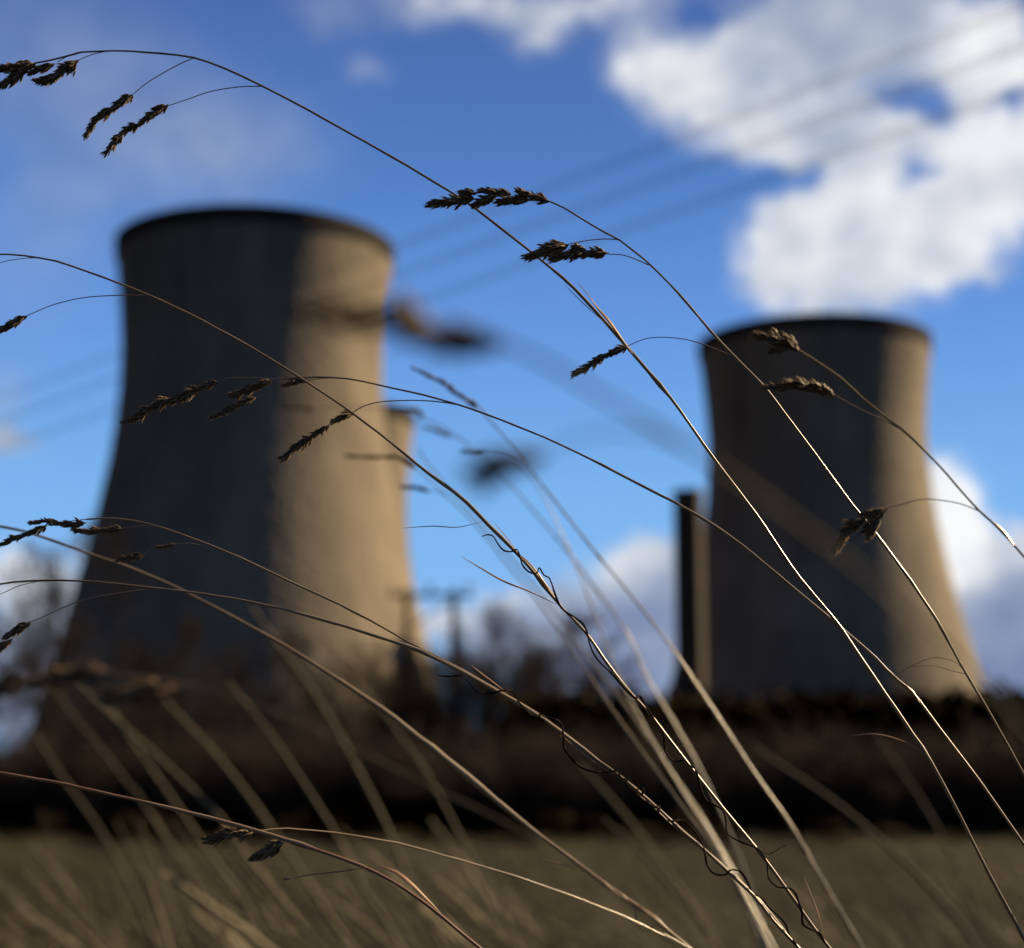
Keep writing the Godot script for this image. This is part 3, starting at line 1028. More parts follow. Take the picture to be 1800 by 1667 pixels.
	o = stalk("grass stem whose long dark seed head crosses the tallest stem against blue sky", "grass stems bent by the wind", [13.7, 1026.1, -654.2, 19.0, 1023.8, -654.8, 24.0, 1020.8, -655.4, 29.0, 1017.8, -656.1, 34.1, 1015.0, -656.8, 39.3, 1012.4, -657.4, 43.9, 1008.9, -658.1, 48.5, 1005.4, -658.9, 52.8, 1001.5, -659.8, 57.0, 997.4, -660.7, 61.0, 993.3, -661.6, 64.9, 988.9, -662.5, 68.6, 984.6, -663.4, 72.4, 980.2, -664.4, 76.4, 975.9, -665.3, 80.5, 971.8, -666.2, 84.6, 967.7, -667.1, 88.8, 963.7, -668.0, 92.8, 959.5, -668.9, 96.4, 955.0, -669.9, 100.0, 950.4, -670.8, 103.6, 945.8, -671.8, 107.1, 941.2, -672.8, 110.7, 936.6, -673.8, 114.1, 932.0, -674.8, 117.6, 927.3, -675.8, 121.1, 922.7, -676.8, 124.6, 918.0, -677.8, 128.3, 913.5, -678.7, 132.0, 909.1, -679.7, 135.7, 904.5, -680.7, 139.2, 899.9, -681.7, 142.7, 895.2, -682.6, 146.2, 890.6, -683.6, 149.5, 885.8, -684.7, 152.8, 881.0, -685.7, 156.0, 876.2, -686.7, 158.9, 871.1, -687.8, 161.7, 866.0, -688.9, 164.5, 860.9, -690.0, 167.5, 855.9, -691.0, 170.5, 851.0, -692.1, 173.6, 846.0, -693.1, 176.6, 841.0, -694.2, 179.5, 835.9, -695.3, 182.4, 830.9, -696.3, 185.3, 825.8, -697.4, 188.2, 820.7, -698.5, 238.1, 727.1, -717.0, 282.4, 630.9, -733.4, 321.0, 532.2, -747.8, 353.9, 430.9, -760.0, 381.1, 327.0, -770.1, 402.6, 220.6, -778.1, 418.4, 111.6, -783.9, 428.6, 0.0, -787.7], 0.352, 0.775, "straw", [0.097, 0.189], 1)
	branch(o, [21.0, 1011.0, -657.6, 28.7, 1012.4, -657.4, 35.5, 1012.8, -657.3, 39.5, 1012.4, -657.4], 0.215)
	branch(o, [35.3, 1007.4, -658.6, 39.9, 1007.2, -658.6, 44.7, 1005.8, -658.9, 49.9, 1003.5, -659.3], 0.215)
	branch(o, [42.4, 974.7, -665.7, 47.9, 977.0, -665.2, 54.1, 977.8, -665.1, 62.4, 977.2, -665.2, 70.7, 975.0, -665.6, 81.6, 970.7, -666.5], 0.191)
	branch(o, [136.6, 854.2, -691.3, 141.6, 857.0, -690.8, 146.8, 859.9, -690.2, 153.9, 862.8, -689.7, 159.8, 862.4, -689.8, 163.7, 860.7, -690.1, 166.5, 857.4, -690.7], 0.120)
	branch(o, [146.8, 859.7, -690.3, 155.2, 859.9, -690.2, 160.8, 858.3, -690.5, 166.5, 857.0, -690.8], 0.120)
	head(o, [13.7, 1026.0, -653.8, 8.3, 1027.6, -653.5, 2.5, 1029.7, -653.1], 4.37, 1011)
	head(o, [6.2, 1026.9, -654.1, 0.0, 1026.3, -654.2, -5.0, 1025.9, -654.3], 4.86, 1012)
	head(o, [-0.4, 1029.1, -654.1, -6.2, 1029.5, -654.0, -10.8, 1030.1, -653.9], 4.37, 1013)
	head(o, [-5.8, 1028.0, -654.7, -10.4, 1026.4, -655.0, -13.3, 1025.2, -655.2], 4.86, 1014)
	head(o, [-12.9, 1028.7, -652.9, -16.2, 1029.1, -652.8, -17.8, 1028.7, -652.9], 3.89, 1015)
	head(o, [-13.3, 1026.8, -653.7, -20.7, 1026.0, -653.8, -30.7, 1024.8, -654.1], 4.86, 1016)
	head(o, [20.8, 1010.7, -657.4, 14.5, 1009.1, -657.7, 5.0, 1006.0, -658.3], 5.34, 1017)
	head(o, [19.9, 1010.8, -657.7, 15.6, 1010.8, -657.7, 12.9, 1010.6, -657.8], 3.89, 1018)
	head(o, [35.4, 1007.8, -659.1, 30.8, 1008.2, -659.0, 25.8, 1007.8, -659.1], 4.86, 1019)
	head(o, [27.0, 1008.9, -657.1, 23.2, 1009.5, -657.0], 4.13, 1020)
	head(o, [26.6, 1008.6, -657.5, 20.8, 1007.2, -657.8, 14.9, 1005.9, -658.0], 5.10, 1021)
	head(o, [42.0, 974.4, -665.1, 37.8, 972.6, -665.5, 33.7, 970.9, -665.8], 3.65, 1022)
	head(o, [34.1, 971.8, -666.0, 29.5, 968.2, -666.7, 22.9, 964.5, -667.4], 4.13, 1023)
	o = stalk("dark arching stem over the gap between the towers, heads before the large tower", "grass stems bent by the wind", [-88.3, 971.8, -705.3, -82.1, 972.2, -705.0, -76.0, 972.5, -704.6, -69.8, 972.3, -704.4, -63.6, 971.8, -704.2, -57.5, 970.7, -704.2, -51.5, 969.3, -704.2, -45.5, 967.9, -704.2, -39.5, 966.6, -704.1, -33.5, 965.2, -704.2, -27.5, 963.5, -704.2, -21.6, 961.8, -704.3, -15.8, 959.9, -704.4, -10.0, 957.8, -704.5, -4.2, 955.6, -704.6, 1.5, 953.3, -704.8, 7.2, 951.0, -705.0, 12.8, 948.7, -705.2, 18.4, 946.1, -705.4, 23.9, 943.5, -705.6, 29.4, 940.8, -705.8, 34.9, 938.1, -706.1, 40.3, 935.2, -706.4, 45.7, 932.4, -706.7, 51.1, 929.6, -706.9, 56.5, 926.8, -707.2, 62.0, 924.1, -707.4, 67.3, 921.1, -707.7, 72.5, 918.0, -708.1, 77.7, 914.8, -708.4, 82.7, 911.4, -708.8, 87.6, 907.9, -709.2, 92.3, 904.1, -709.6, 97.0, 900.2, -710.1, 101.6, 896.3, -710.6, 106.2, 892.4, -711.1, 110.8, 888.6, -711.5, 115.5, 884.7, -712.0, 120.1, 880.8, -712.5, 124.7, 876.9, -713.0, 129.2, 873.0, -713.4, 133.8, 869.1, -713.9, 138.3, 865.1, -714.4, 142.4, 860.7, -715.0, 146.7, 856.6, -715.5, 151.4, 852.9, -715.9, 155.1, 848.3, -716.5, 158.7, 843.5, -717.2, 162.3, 838.7, -717.8, 165.9, 834.0, -718.5, 169.5, 829.2, -719.1, 173.1, 824.5, -719.7, 176.7, 819.7, -720.4, 180.1, 814.9, -721.0, 183.5, 810.0, -721.7, 186.9, 805.1, -722.4, 190.3, 800.2, -723.0, 193.6, 795.4, -723.7, 252.4, 704.6, -735.2, 304.4, 611.4, -745.4, 349.7, 515.7, -754.2, 388.3, 417.6, -761.8, 420.3, 316.9, -768.0, 445.5, 213.8, -773.0, 464.1, 108.1, -776.6, 475.9, 0.0, -778.9], 0.339, 0.809, "straw", [0.15, 0.231], 2)
	branch(o, [-113.6, 970.9, -705.5, -109.8, 972.2, -705.2, -101.1, 972.4, -705.2, -88.3, 971.8, -705.3], 0.152)
	branch(o, [-92.9, 971.2, -705.0, -87.8, 972.3, -704.8, -77.9, 972.5, -704.7], 0.164)
	branch(o, [-99.0, 965.0, -706.1, -92.2, 967.1, -705.7, -83.4, 971.5, -704.9, -77.9, 972.5, -704.7], 0.151)
	branch(o, [-78.1, 971.3, -704.4, -74.6, 971.8, -704.3, -65.8, 972.2, -704.2], 0.164)
	branch(o, [-60.8, 958.8, -704.7, -56.9, 961.0, -704.3, -49.4, 962.7, -704.0, -36.3, 963.1, -703.9, -26.0, 962.3, -704.0, -18.6, 961.0, -704.3], 0.239)
	branch(o, [-67.6, 955.8, -707.4, -70.6, 954.3, -707.7], 0.164)
	head(o, [-113.7, 971.1, -706.2, -118.8, 969.2, -706.6, -123.2, 967.0, -707.0], 3.86, 1024)
	head(o, [-120.7, 968.4, -705.1, -127.3, 964.9, -705.8, -133.9, 962.8, -706.2], 5.14, 1025)
	head(o, [-131.7, 964.6, -706.3, -138.3, 961.3, -706.9, -143.8, 958.5, -707.4], 4.88, 1026)
	head(o, [-140.6, 959.9, -707.6, -145.4, 957.3, -708.1, -149.8, 955.6, -708.4], 3.60, 1027)
	head(o, [-93.0, 971.4, -705.8, -98.9, 969.1, -706.2, -109.0, 965.6, -706.9], 4.63, 1028)
	head(o, [-99.2, 965.3, -707.4, -104.7, 962.7, -707.9, -110.0, 960.5, -708.3], 3.86, 1029)
	head(o, [-107.1, 961.5, -706.5, -111.9, 958.9, -707.0, -116.5, 956.9, -707.3], 3.34, 1030)
	head(o, [-78.1, 971.4, -704.5, -83.4, 970.5, -704.7, -88.2, 969.2, -704.9], 3.08, 1031)
	head(o, [-61.0, 959.0, -706.5, -64.7, 957.5, -706.8, -68.4, 955.8, -707.1], 4.36, 1032)
	head(o, [-70.7, 954.4, -708.1, -74.2, 952.0, -708.5, -77.9, 949.4, -709.0], 3.85, 1033)
	head(o, [-76.9, 950.7, -709.7, -83.1, 946.2, -710.6, -88.8, 941.4, -711.5], 4.37, 1034)
	leaf(o, [148.5, 855.3, -714.4, 151.9, 852.4, -715.0, 154.9, 848.1, -715.8], 0.756, 0.6)
	o = stalk("long stem crossing the large tower's face, twined by a tendril lower down", "grass stems bent by the wind", [-207.2, 1012.2, -677.2, -201.2, 1012.7, -677.1, -195.2, 1013.1, -676.9, -189.2, 1013.1, -676.9, -183.2, 1012.6, -676.9, -177.2, 1011.7, -677.0, -171.3, 1010.6, -677.1, -165.6, 1008.8, -677.4, -159.9, 1006.8, -677.7, -154.2, 1004.8, -678.0, -148.6, 1002.7, -678.3, -143.0, 1000.6, -678.7, -137.4, 998.3, -679.0, -131.8, 996.0, -679.4, -126.4, 993.4, -679.8, -121.0, 990.9, -680.2, -115.6, 988.2, -680.7, -110.3, 985.3, -681.2, -105.0, 982.5, -681.6, -99.8, 979.6, -682.1, -94.6, 976.6, -682.6, -89.5, 973.5, -683.1, -84.4, 970.4, -683.7, -79.3, 967.2, -684.2, -74.3, 964.0, -684.7, -69.3, 960.7, -685.3, -64.3, 957.4, -685.9, -59.4, 953.9, -686.4, -54.6, 950.3, -687.1, -49.8, 946.8, -687.7, -45.1, 943.1, -688.3, -40.5, 939.4, -688.9, -35.9, 935.6, -689.6, -31.2, 931.9, -690.2, -26.3, 928.4, -690.8, -21.5, 925.0, -691.4, -16.9, 921.2, -692.0, -12.7, 917.0, -692.8, -8.6, 912.7, -693.5, -4.3, 908.6, -694.2, -0.1, 904.4, -695.0, 4.0, 900.1, -695.7, 8.0, 895.6, -696.5, 11.6, 891.0, -697.3, 15.3, 886.4, -698.1, 19.2, 881.9, -698.9, 23.4, 877.7, -699.6, 27.5, 873.4, -700.4, 31.0, 868.6, -701.2, 34.3, 863.7, -702.1, 37.8, 859.0, -702.9, 41.5, 854.3, -703.7, 45.4, 849.9, -704.5, 49.5, 845.7, -705.3, 53.3, 841.1, -706.1, 56.9, 836.4, -706.9, 60.5, 831.7, -707.7, 64.1, 827.1, -708.5, 67.8, 822.4, -709.3, 71.5, 817.8, -710.1, 75.2, 813.2, -711.0, 78.9, 808.6, -711.8, 82.7, 804.1, -712.5, 86.5, 799.6, -713.3, 90.3, 795.1, -714.1, 94.0, 790.5, -714.9, 97.6, 785.7, -715.8, 101.0, 781.0, -716.6, 104.5, 776.2, -717.5, 107.9, 771.4, -718.3, 111.3, 766.6, -719.1, 114.9, 761.9, -720.0, 118.6, 757.3, -720.8, 183.8, 670.9, -734.9, 241.5, 582.2, -747.4, 291.8, 491.1, -758.3, 334.7, 397.6, -767.6, 370.1, 301.7, -775.3, 398.0, 203.5, -781.3, 418.6, 102.9, -785.8, 431.6, 0.0, -788.6], 0.332, 0.924, "straw", [0.187, 0.204], 3)
	branch(o, [-205.0, 1006.2, -678.0, -192.2, 1010.0, -677.3, -184.7, 1011.4, -677.0, -177.9, 1011.9, -677.0], 0.147)
	branch(o, [-181.8, 990.3, -680.5, -176.0, 992.8, -680.0, -170.7, 994.7, -679.6, -160.0, 997.0, -679.2, -146.2, 997.8, -679.0, -136.1, 997.6, -679.1], 0.196)
	head(o, [-181.7, 990.2, -680.3, -186.6, 987.9, -680.7, -192.8, 984.2, -681.4], 4.25, 1035)
	head(o, [-185.7, 988.1, -681.2, -188.9, 986.0, -681.6], 3.25, 1036)
	head(o, [-205.1, 1006.3, -678.4, -211.5, 1004.2, -678.8], 5.00, 1037)
	head(o, [-207.3, 1012.3, -677.6, -213.8, 1010.2, -678.0], 5.00, 1038)
	leaf(o, [-41.4, 911.5, -692.8, -29.8, 912.3, -692.6, -20.2, 911.9, -692.7, -10.6, 914.0, -692.3, -6.8, 914.0, -692.3], 0.255, 0.6)
	leaf(o, [-19.1, 901.2, -694.4, -10.6, 896.2, -695.4, -3.0, 892.0, -696.2, 6.4, 888.3, -696.9, 18.7, 882.6, -698.0], 0.532, 0.45)
	leaf(o, [1.1, 903.3, -693.9, 7.4, 897.7, -695.0, 12.7, 890.8, -696.3, 18.1, 884.1, -697.6], 0.532, 0.5)
	leaf(o, [-6.8, 913.8, -692.2, -1.1, 907.1, -693.4, 4.2, 899.8, -694.8], 0.213, 0.6)
	leaf(o, [108.7, 783.8, -714.8, 111.6, 776.7, -716.1, 114.4, 768.8, -717.7, 116.9, 759.0, -719.5], 0.371, 0.5)
	o = stalk("doubled grass stem low before the hedge, wrapped by a looping black tendril", "grass stems bent by the wind", [-205.1, 889.6, -700.6, -199.1, 890.5, -700.4, -193.2, 891.3, -700.1, -187.2, 892.2, -699.9, -181.2, 892.6, -699.7, -175.2, 892.8, -699.6, -169.2, 892.8, -699.5, -163.2, 892.6, -699.5, -157.1, 892.3, -699.4, -151.2, 891.7, -699.4, -145.2, 891.1, -699.5, -139.2, 890.4, -699.5, -133.2, 889.8, -699.5, -127.2, 889.2, -699.6, -121.3, 888.4, -699.6, -115.3, 887.6, -699.7, -109.4, 886.7, -699.8, -103.4, 885.8, -699.9, -97.6, 884.6, -700.0, -91.7, 883.4, -700.2, -85.8, 882.1, -700.3, -80.0, 880.6, -700.5, -74.2, 879.0, -700.7, -68.5, 877.4, -701.0, -62.7, 875.8, -701.2, -57.0, 874.0, -701.4, -51.3, 872.2, -701.7, -45.6, 870.4, -702.0, -39.9, 868.6, -702.2, -34.3, 866.6, -702.5, -28.9, 864.0, -702.9, -23.5, 861.5, -703.3, -18.2, 858.7, -703.8, -13.0, 855.8, -704.2, -7.8, 852.9, -704.7, -2.6, 850.0, -705.2, 2.6, 847.1, -705.6, 7.7, 844.0, -706.1, 12.7, 840.8, -706.7, 17.5, 837.3, -707.2, 22.3, 833.7, -707.8, 27.0, 830.1, -708.4, 31.7, 826.5, -709.0, 36.6, 823.2, -709.6, 41.4, 819.7, -710.2, 45.9, 815.9, -710.8, 50.5, 812.1, -711.4, 55.0, 808.2, -712.1, 59.3, 804.2, -712.8, 63.6, 800.2, -713.5, 68.2, 796.5, -714.1, 72.8, 792.7, -714.7, 77.1, 788.7, -715.4, 81.5, 784.7, -716.1, 85.9, 780.7, -716.7, 90.2, 776.7, -717.4, 93.9, 772.2, -718.2, 97.5, 767.5, -719.0, 101.5, 763.2, -719.7, 105.6, 759.0, -720.5, 183.4, 672.4, -734.2, 252.2, 583.4, -746.4, 312.0, 492.1, -756.9, 362.8, 398.5, -765.9, 404.6, 302.4, -773.3, 437.5, 204.0, -779.1, 461.3, 103.2, -783.3, 476.1, 0.0, -786.0], 0.360, 0.924, "straw", [0.145, 0.18, 0.203], 4)
	branch(o, [-198.5, 885.6, -700.9, -192.1, 887.7, -700.5, -184.9, 890.8, -699.9, -177.2, 892.5, -699.6, -170.6, 892.9, -699.5], 0.147)
	branch(o, [-180.4, 877.3, -701.8, -171.9, 881.1, -701.1, -161.9, 885.1, -700.3, -148.9, 887.8, -699.8, -132.5, 889.7, -699.4, -123.9, 888.8, -699.6], 0.196)
	head(o, [-180.9, 877.5, -703.5, -184.7, 875.4, -703.9, -189.8, 872.5, -704.4], 4.25, 1039)
	head(o, [-187.3, 871.0, -703.2, -190.3, 868.9, -703.6, -194.1, 865.6, -704.2], 4.25, 1040)
	head(o, [-205.0, 889.6, -700.2, -211.4, 888.7, -700.4], 4.50, 1041)
	leaf(o, [-15.3, 861.4, -702.0, -11.7, 858.4, -702.6, -6.4, 854.5, -703.4, -1.1, 850.7, -704.1], 0.426, 0.5)
	leaf(o, [18.0, 835.7, -706.3, 23.3, 831.5, -707.1, 31.8, 825.0, -708.3, 38.2, 821.1, -709.0], 0.425, 0.6)
	leaf(o, [46.7, 814.0, -710.0, 53.0, 808.8, -711.0, 62.6, 800.0, -712.7], 0.425, 0.6)
	o = stalk("fine grass stem with several small seed heads, joining the doubled stem by the pole", "grass stems bent by the wind", [-161.1, 916.2, -700.6, -155.1, 916.6, -700.5, -149.0, 916.4, -700.4, -143.0, 915.6, -700.5, -137.1, 914.4, -700.6, -131.3, 912.7, -700.8, -125.6, 910.8, -701.1, -119.9, 908.7, -701.4, -114.2, 906.6, -701.7, -108.7, 904.3, -702.0, -103.1, 902.0, -702.4, -97.6, 899.5, -702.8, -92.2, 896.9, -703.2, -86.7, 894.3, -703.6, -81.3, 891.8, -704.0, -75.8, 889.3, -704.3, -70.3, 886.8, -704.7, -64.8, 884.3, -705.1, -59.5, 881.5, -705.5, -54.1, 878.8, -706.0, -48.8, 875.9, -706.4, -43.6, 873.0, -706.9, -38.3, 870.0, -707.3, -33.0, 867.3, -707.8, -27.6, 864.7, -708.2, -22.2, 862.0, -708.6, -16.9, 859.2, -709.0, -11.7, 856.2, -709.5, -6.5, 853.3, -710.0, -1.3, 850.3, -710.4, 3.9, 847.3, -710.9, 9.1, 844.3, -711.4, 14.0, 840.9, -711.9, 18.8, 837.3, -712.5, 23.6, 833.7, -713.1, 28.3, 830.0, -713.7, 32.9, 826.3, -714.3, 37.7, 822.7, -714.9, 42.6, 819.2, -715.5, 47.3, 815.7, -716.1, 51.8, 811.7, -716.7, 56.2, 807.7, -717.4, 60.7, 803.8, -718.0, 65.1, 799.8, -718.7, 69.7, 796.0, -719.3, 74.2, 792.1, -720.0, 78.8, 788.3, -720.6, 83.2, 784.3, -721.3, 87.6, 780.3, -722.0, 91.9, 776.2, -722.6, 95.7, 771.7, -723.4, 99.5, 767.1, -724.2, 103.2, 762.5, -725.0, 106.8, 757.8, -725.8, 168.5, 671.4, -739.5, 223.2, 582.6, -751.7, 270.9, 491.4, -762.3, 311.5, 397.9, -771.3, 345.1, 301.9, -778.8, 371.7, 203.7, -784.7, 391.3, 103.0, -789.1, 403.8, 0.0, -791.9], 0.307, 0.665, "straw", [0.097], 5)
	branch(o, [-147.3, 912.8, -700.8, -141.9, 913.6, -700.6, -135.4, 913.6, -700.6, -128.6, 911.9, -700.9], 0.148)
	branch(o, [-139.2, 903.0, -702.1, -134.3, 905.9, -701.6, -126.8, 907.0, -701.4, -118.2, 906.6, -701.4, -103.1, 901.7, -702.4], 0.124)
	branch(o, [-176.0, 913.9, -701.1, -170.0, 915.2, -700.8, -161.1, 916.2, -700.6], 0.148)
	head(o, [-161.1, 915.0, -700.9, -166.7, 914.3, -701.0, -173.2, 914.8, -700.9], 3.78, 1042)
	head(o, [-172.2, 915.7, -701.1, -177.6, 915.5, -701.2, -183.0, 914.8, -701.3], 2.77, 1043)
	head(o, [-176.2, 914.0, -701.9, -182.0, 911.5, -702.3, -187.4, 909.4, -702.8], 3.52, 1044)
	head(o, [-185.3, 910.4, -700.9, -189.5, 908.3, -701.3, -194.3, 906.2, -701.7], 3.27, 1045)
	head(o, [-147.3, 912.8, -700.7, -152.6, 912.1, -700.8, -156.9, 912.1, -700.8], 3.02, 1046)
	head(o, [-154.9, 912.2, -701.3, -159.2, 911.8, -701.4, -164.8, 912.0, -701.3], 3.78, 1047)
	head(o, [-139.4, 903.1, -703.2, -143.7, 902.1, -703.4, -149.5, 901.0, -703.6], 3.27, 1048)
	head(o, [-127.0, 907.2, -702.6, -131.3, 906.1, -702.8, -135.2, 905.9, -702.9], 2.01, 1049)
	o = stalk("paler soft grass stem falling past the hedge with a scaly lower part", "grass stems bent by the wind", [-240.7, 937.1, -834.1, -233.6, 935.7, -834.4, -226.6, 934.5, -834.8, -219.5, 933.1, -835.1, -212.7, 930.9, -835.7, -205.9, 928.7, -836.2, -199.1, 926.3, -836.7, -192.3, 923.8, -837.3, -185.5, 921.5, -837.8, -178.7, 919.3, -838.4, -171.9, 916.9, -838.9, -165.3, 914.2, -839.5, -158.6, 911.5, -840.1, -152.0, 908.6, -840.8, -145.6, 905.3, -841.5, -139.2, 902.1, -842.2, -132.8, 898.9, -842.9, -126.4, 895.6, -843.7, -120.0, 892.2, -844.4, -113.7, 888.8, -845.2, -107.4, 885.4, -845.9, -101.1, 881.8, -846.7, -95.0, 878.1, -847.5, -88.9, 874.3, -848.3, -82.8, 870.4, -849.1, -76.7, 866.6, -850.0, -70.7, 862.6, -850.8, -64.7, 858.7, -851.7, -58.8, 854.7, -852.5, -52.9, 850.5, -853.4, -47.3, 846.0, -854.4, -41.6, 841.6, -855.3, -35.9, 837.2, -856.3, -30.3, 832.7, -857.2, -24.7, 828.3, -858.2, -19.0, 823.8, -859.1, -13.4, 819.3, -860.1, -7.9, 814.7, -861.1, -2.3, 810.1, -862.0, 3.3, 805.6, -863.0, 8.9, 801.1, -863.9, 14.7, 796.8, -864.9, 20.5, 792.6, -865.8, 26.3, 788.3, -866.7, 32.1, 784.0, -867.6, 38.0, 779.8, -868.5, 43.9, 775.6, -869.4, 49.9, 771.6, -870.3, 55.9, 767.5, -871.1, 61.6, 763.2, -872.1, 67.3, 758.7, -873.0, 72.9, 754.2, -874.0, 78.6, 749.7, -874.9, 169.6, 669.8, -890.6, 250.1, 585.9, -904.4, 319.9, 498.2, -916.4, 379.2, 406.4, -926.5, 427.8, 310.8, -934.9, 465.9, 211.1, -941.4, 493.3, 107.5, -946.1, 510.2, 0.0, -949.0], 0.584, 1.353, "straw", [0.184, 0.202, 0.22, 0.231], 6)
	leaf(o, [12.6, 788.1, -865.8, 19.3, 786.6, -866.1, 28.8, 784.6, -866.4, 33.4, 783.1, -866.7], 0.386, 0.6)
	leaf(o, [41.1, 778.3, -867.9, 47.6, 772.5, -869.0, 57.1, 767.4, -869.9], 0.515, 0.5)
	leaf(o, [50.1, 772.5, -869.2, 56.1, 765.4, -870.5, 64.3, 761.9, -871.2], 0.515, 0.5)
	leaf(o, [56.6, 767.7, -870.3, 64.3, 762.9, -871.2, 72.0, 755.3, -872.7], 0.515, 0.5)
	o = stalk("reddish grass stem along the bottom left with a curled brown leaf on it", "grass stems bent by the wind", [-194.3, 822.5, -682.9, -188.6, 821.6, -683.2, -182.9, 820.7, -683.5, -177.3, 819.8, -683.9, -171.6, 818.8, -684.2, -165.9, 817.9, -684.5, -160.2, 816.8, -684.9, -154.6, 815.5, -685.3, -149.0, 814.3, -685.6, -143.3, 813.0, -686.0, -137.7, 811.8, -686.4, -132.0, 810.5, -686.8, -126.4, 809.2, -687.2, -120.8, 807.9, -687.6, -115.2, 806.5, -688.0, -109.5, 805.2, -688.4, -103.9, 803.7, -688.9, -98.3, 802.2, -689.3, -92.8, 800.6, -689.7, -87.2, 799.0, -690.2, -81.6, 797.3, -690.7, -76.1, 795.6, -691.2, -70.6, 793.7, -691.7, -65.1, 791.9, -692.2, -59.6, 789.9, -692.7, -54.2, 787.9, -693.2, -48.9, 785.5, -693.8, -43.8, 782.8, -694.5, -38.9, 779.8, -695.2, -34.1, 776.5, -696.0, -29.4, 773.1, -696.8, -24.8, 769.5, -697.6, -20.4, 765.8, -698.5, -15.9, 762.1, -699.3, -11.3, 758.5, -700.2, 79.9, 678.9, -717.1, 160.4, 595.0, -732.1, 230.4, 506.7, -745.2, 289.8, 414.1, -756.2, 338.5, 317.1, -765.3, 376.6, 215.8, -772.4, 404.1, 110.1, -777.5, 421.0, 0.0, -780.6], 0.534, 0.891, "red", [0.111], 7)
	branch(o, [-82.8, 796.0, -691.1, -81.2, 797.0, -690.9, -78.1, 796.4, -691.0], 0.165)
	head(o, [-82.3, 796.2, -690.2, -86.6, 793.8, -690.7, -91.9, 791.5, -691.1], 6.01, 1050)
	head(o, [-89.9, 793.1, -690.9, -92.4, 791.3, -691.2, -94.4, 790.1, -691.5], 3.12, 1051)
	leaf(o, [-83.1, 783.3, -692.9, -78.0, 783.9, -692.8, -71.6, 785.1, -692.5, -61.6, 786.1, -692.3, -54.6, 787.1, -692.2, -47.8, 787.5, -692.1], 0.411, 0.5)
	leaf(o, [-50.3, 787.5, -692.7, -46.8, 787.5, -692.7, -41.7, 785.7, -693.0, -37.4, 782.4, -693.6, -32.1, 777.4, -694.6, -25.7, 771.3, -695.7], 0.926, 0.3)
	leaf(o, [-82.7, 783.1, -692.5, -81.5, 783.5, -692.5, -79.6, 783.7, -692.4], 0.719, 0.5)
	o = stalk("thin straight grass stem low over the field ending in a fat seed head", "grass stems bent by the wind", [-97.5, 800.2, -727.9, -92.0, 801.1, -731.9, -86.4, 801.4, -736.0, -80.8, 800.9, -740.2, -75.1, 800.4, -744.5, -69.3, 799.8, -748.8, -63.4, 798.9, -753.2, -57.5, 797.9, -757.5, -51.6, 796.8, -761.9, -45.6, 795.7, -766.3, -39.6, 794.1, -770.8, -33.6, 792.4, -775.3, -27.6, 790.6, -779.8, -21.4, 788.9, -784.4, -15.2, 787.0, -788.9, -9.0, 785.1, -793.4, -2.7, 783.2, -798.0, 3.7, 781.2, -802.6, 10.0, 778.9, -807.2, 16.4, 776.6, -811.8, 22.9, 774.3, -816.4, 29.4, 771.8, -821.1, 35.9, 769.2, -825.7, 42.5, 766.6, -830.4, 49.1, 763.9, -835.1, 55.6, 760.8, -839.9, 62.2, 757.6, -844.7, 68.8, 754.4, -849.5, 75.5, 751.1, -854.3, 164.5, 698.9, -918.5, 243.2, 634.8, -975.1, 311.5, 558.8, -1024.4, 369.5, 470.9, -1066.1, 417.1, 371.1, -1100.4, 454.3, 259.3, -1127.2, 481.2, 135.6, -1146.6, 497.7, 0.0, -1158.4], 0.304, 0.726, "straw", [], 8)
	head(o, [-97.5, 800.2, -727.9, -102.9, 799.8, -727.9, -108.3, 799.8, -727.9], 7.10, 1052)
	head(o, [-106.2, 799.8, -728.3, -110.1, 798.5, -728.6, -114.0, 797.2, -728.8], 6.84, 1053)
	o = stalk("thick soft stem leaving by the right edge, woolly heads before the small tower", "grass stems bent by the wind", [94.9, 956.1, -601.4, 99.4, 953.4, -601.9, 103.9, 950.5, -602.5, 108.2, 947.5, -603.0, 112.1, 944.0, -603.7, 116.1, 940.5, -604.4, 120.2, 937.1, -605.0, 124.4, 933.9, -605.6, 128.7, 930.8, -606.2, 132.6, 927.3, -606.9, 136.3, 923.6, -607.6, 140.1, 919.9, -608.3, 143.7, 916.1, -609.0, 147.1, 912.1, -609.8, 150.7, 908.1, -610.6, 154.3, 904.3, -611.3, 158.3, 900.8, -611.9, 162.1, 897.2, -612.6, 165.6, 893.3, -613.4, 169.1, 889.3, -614.1, 245.5, 793.5, -631.0, 313.1, 693.3, -645.9, 371.7, 588.8, -658.9, 421.5, 479.8, -669.9, 462.4, 366.4, -678.9, 494.3, 248.7, -685.9, 517.4, 126.5, -691.0, 531.5, 0.0, -694.1], 0.293, 1.048, "dull", [0.019, 0.042], 9)
	branch(o, [106.9, 941.6, -604.2, 111.6, 939.0, -604.7, 118.0, 935.8, -605.3, 124.0, 933.1, -605.8, 129.6, 930.1, -606.4], 0.216)
	branch(o, [124.2, 905.4, -611.1, 127.4, 905.9, -611.0, 134.1, 907.8, -610.6, 140.3, 907.8, -610.6, 148.2, 906.5, -610.9, 154.4, 904.1, -611.3], 0.173)
	head(o, [95.0, 956.3, -602.2, 91.2, 958.7, -601.7, 86.9, 961.0, -601.3], 5.72, 1054)
	head(o, [90.1, 958.3, -600.2, 84.4, 960.2, -599.8, 80.3, 960.9, -599.7], 4.40, 1055)
	head(o, [91.1, 957.0, -600.8, 87.9, 956.4, -600.9, 86.0, 955.8, -601.0], 3.96, 1056)
	head(o, [106.9, 941.6, -604.2, 101.5, 943.8, -603.8, 96.8, 944.1, -603.7], 5.28, 1057)
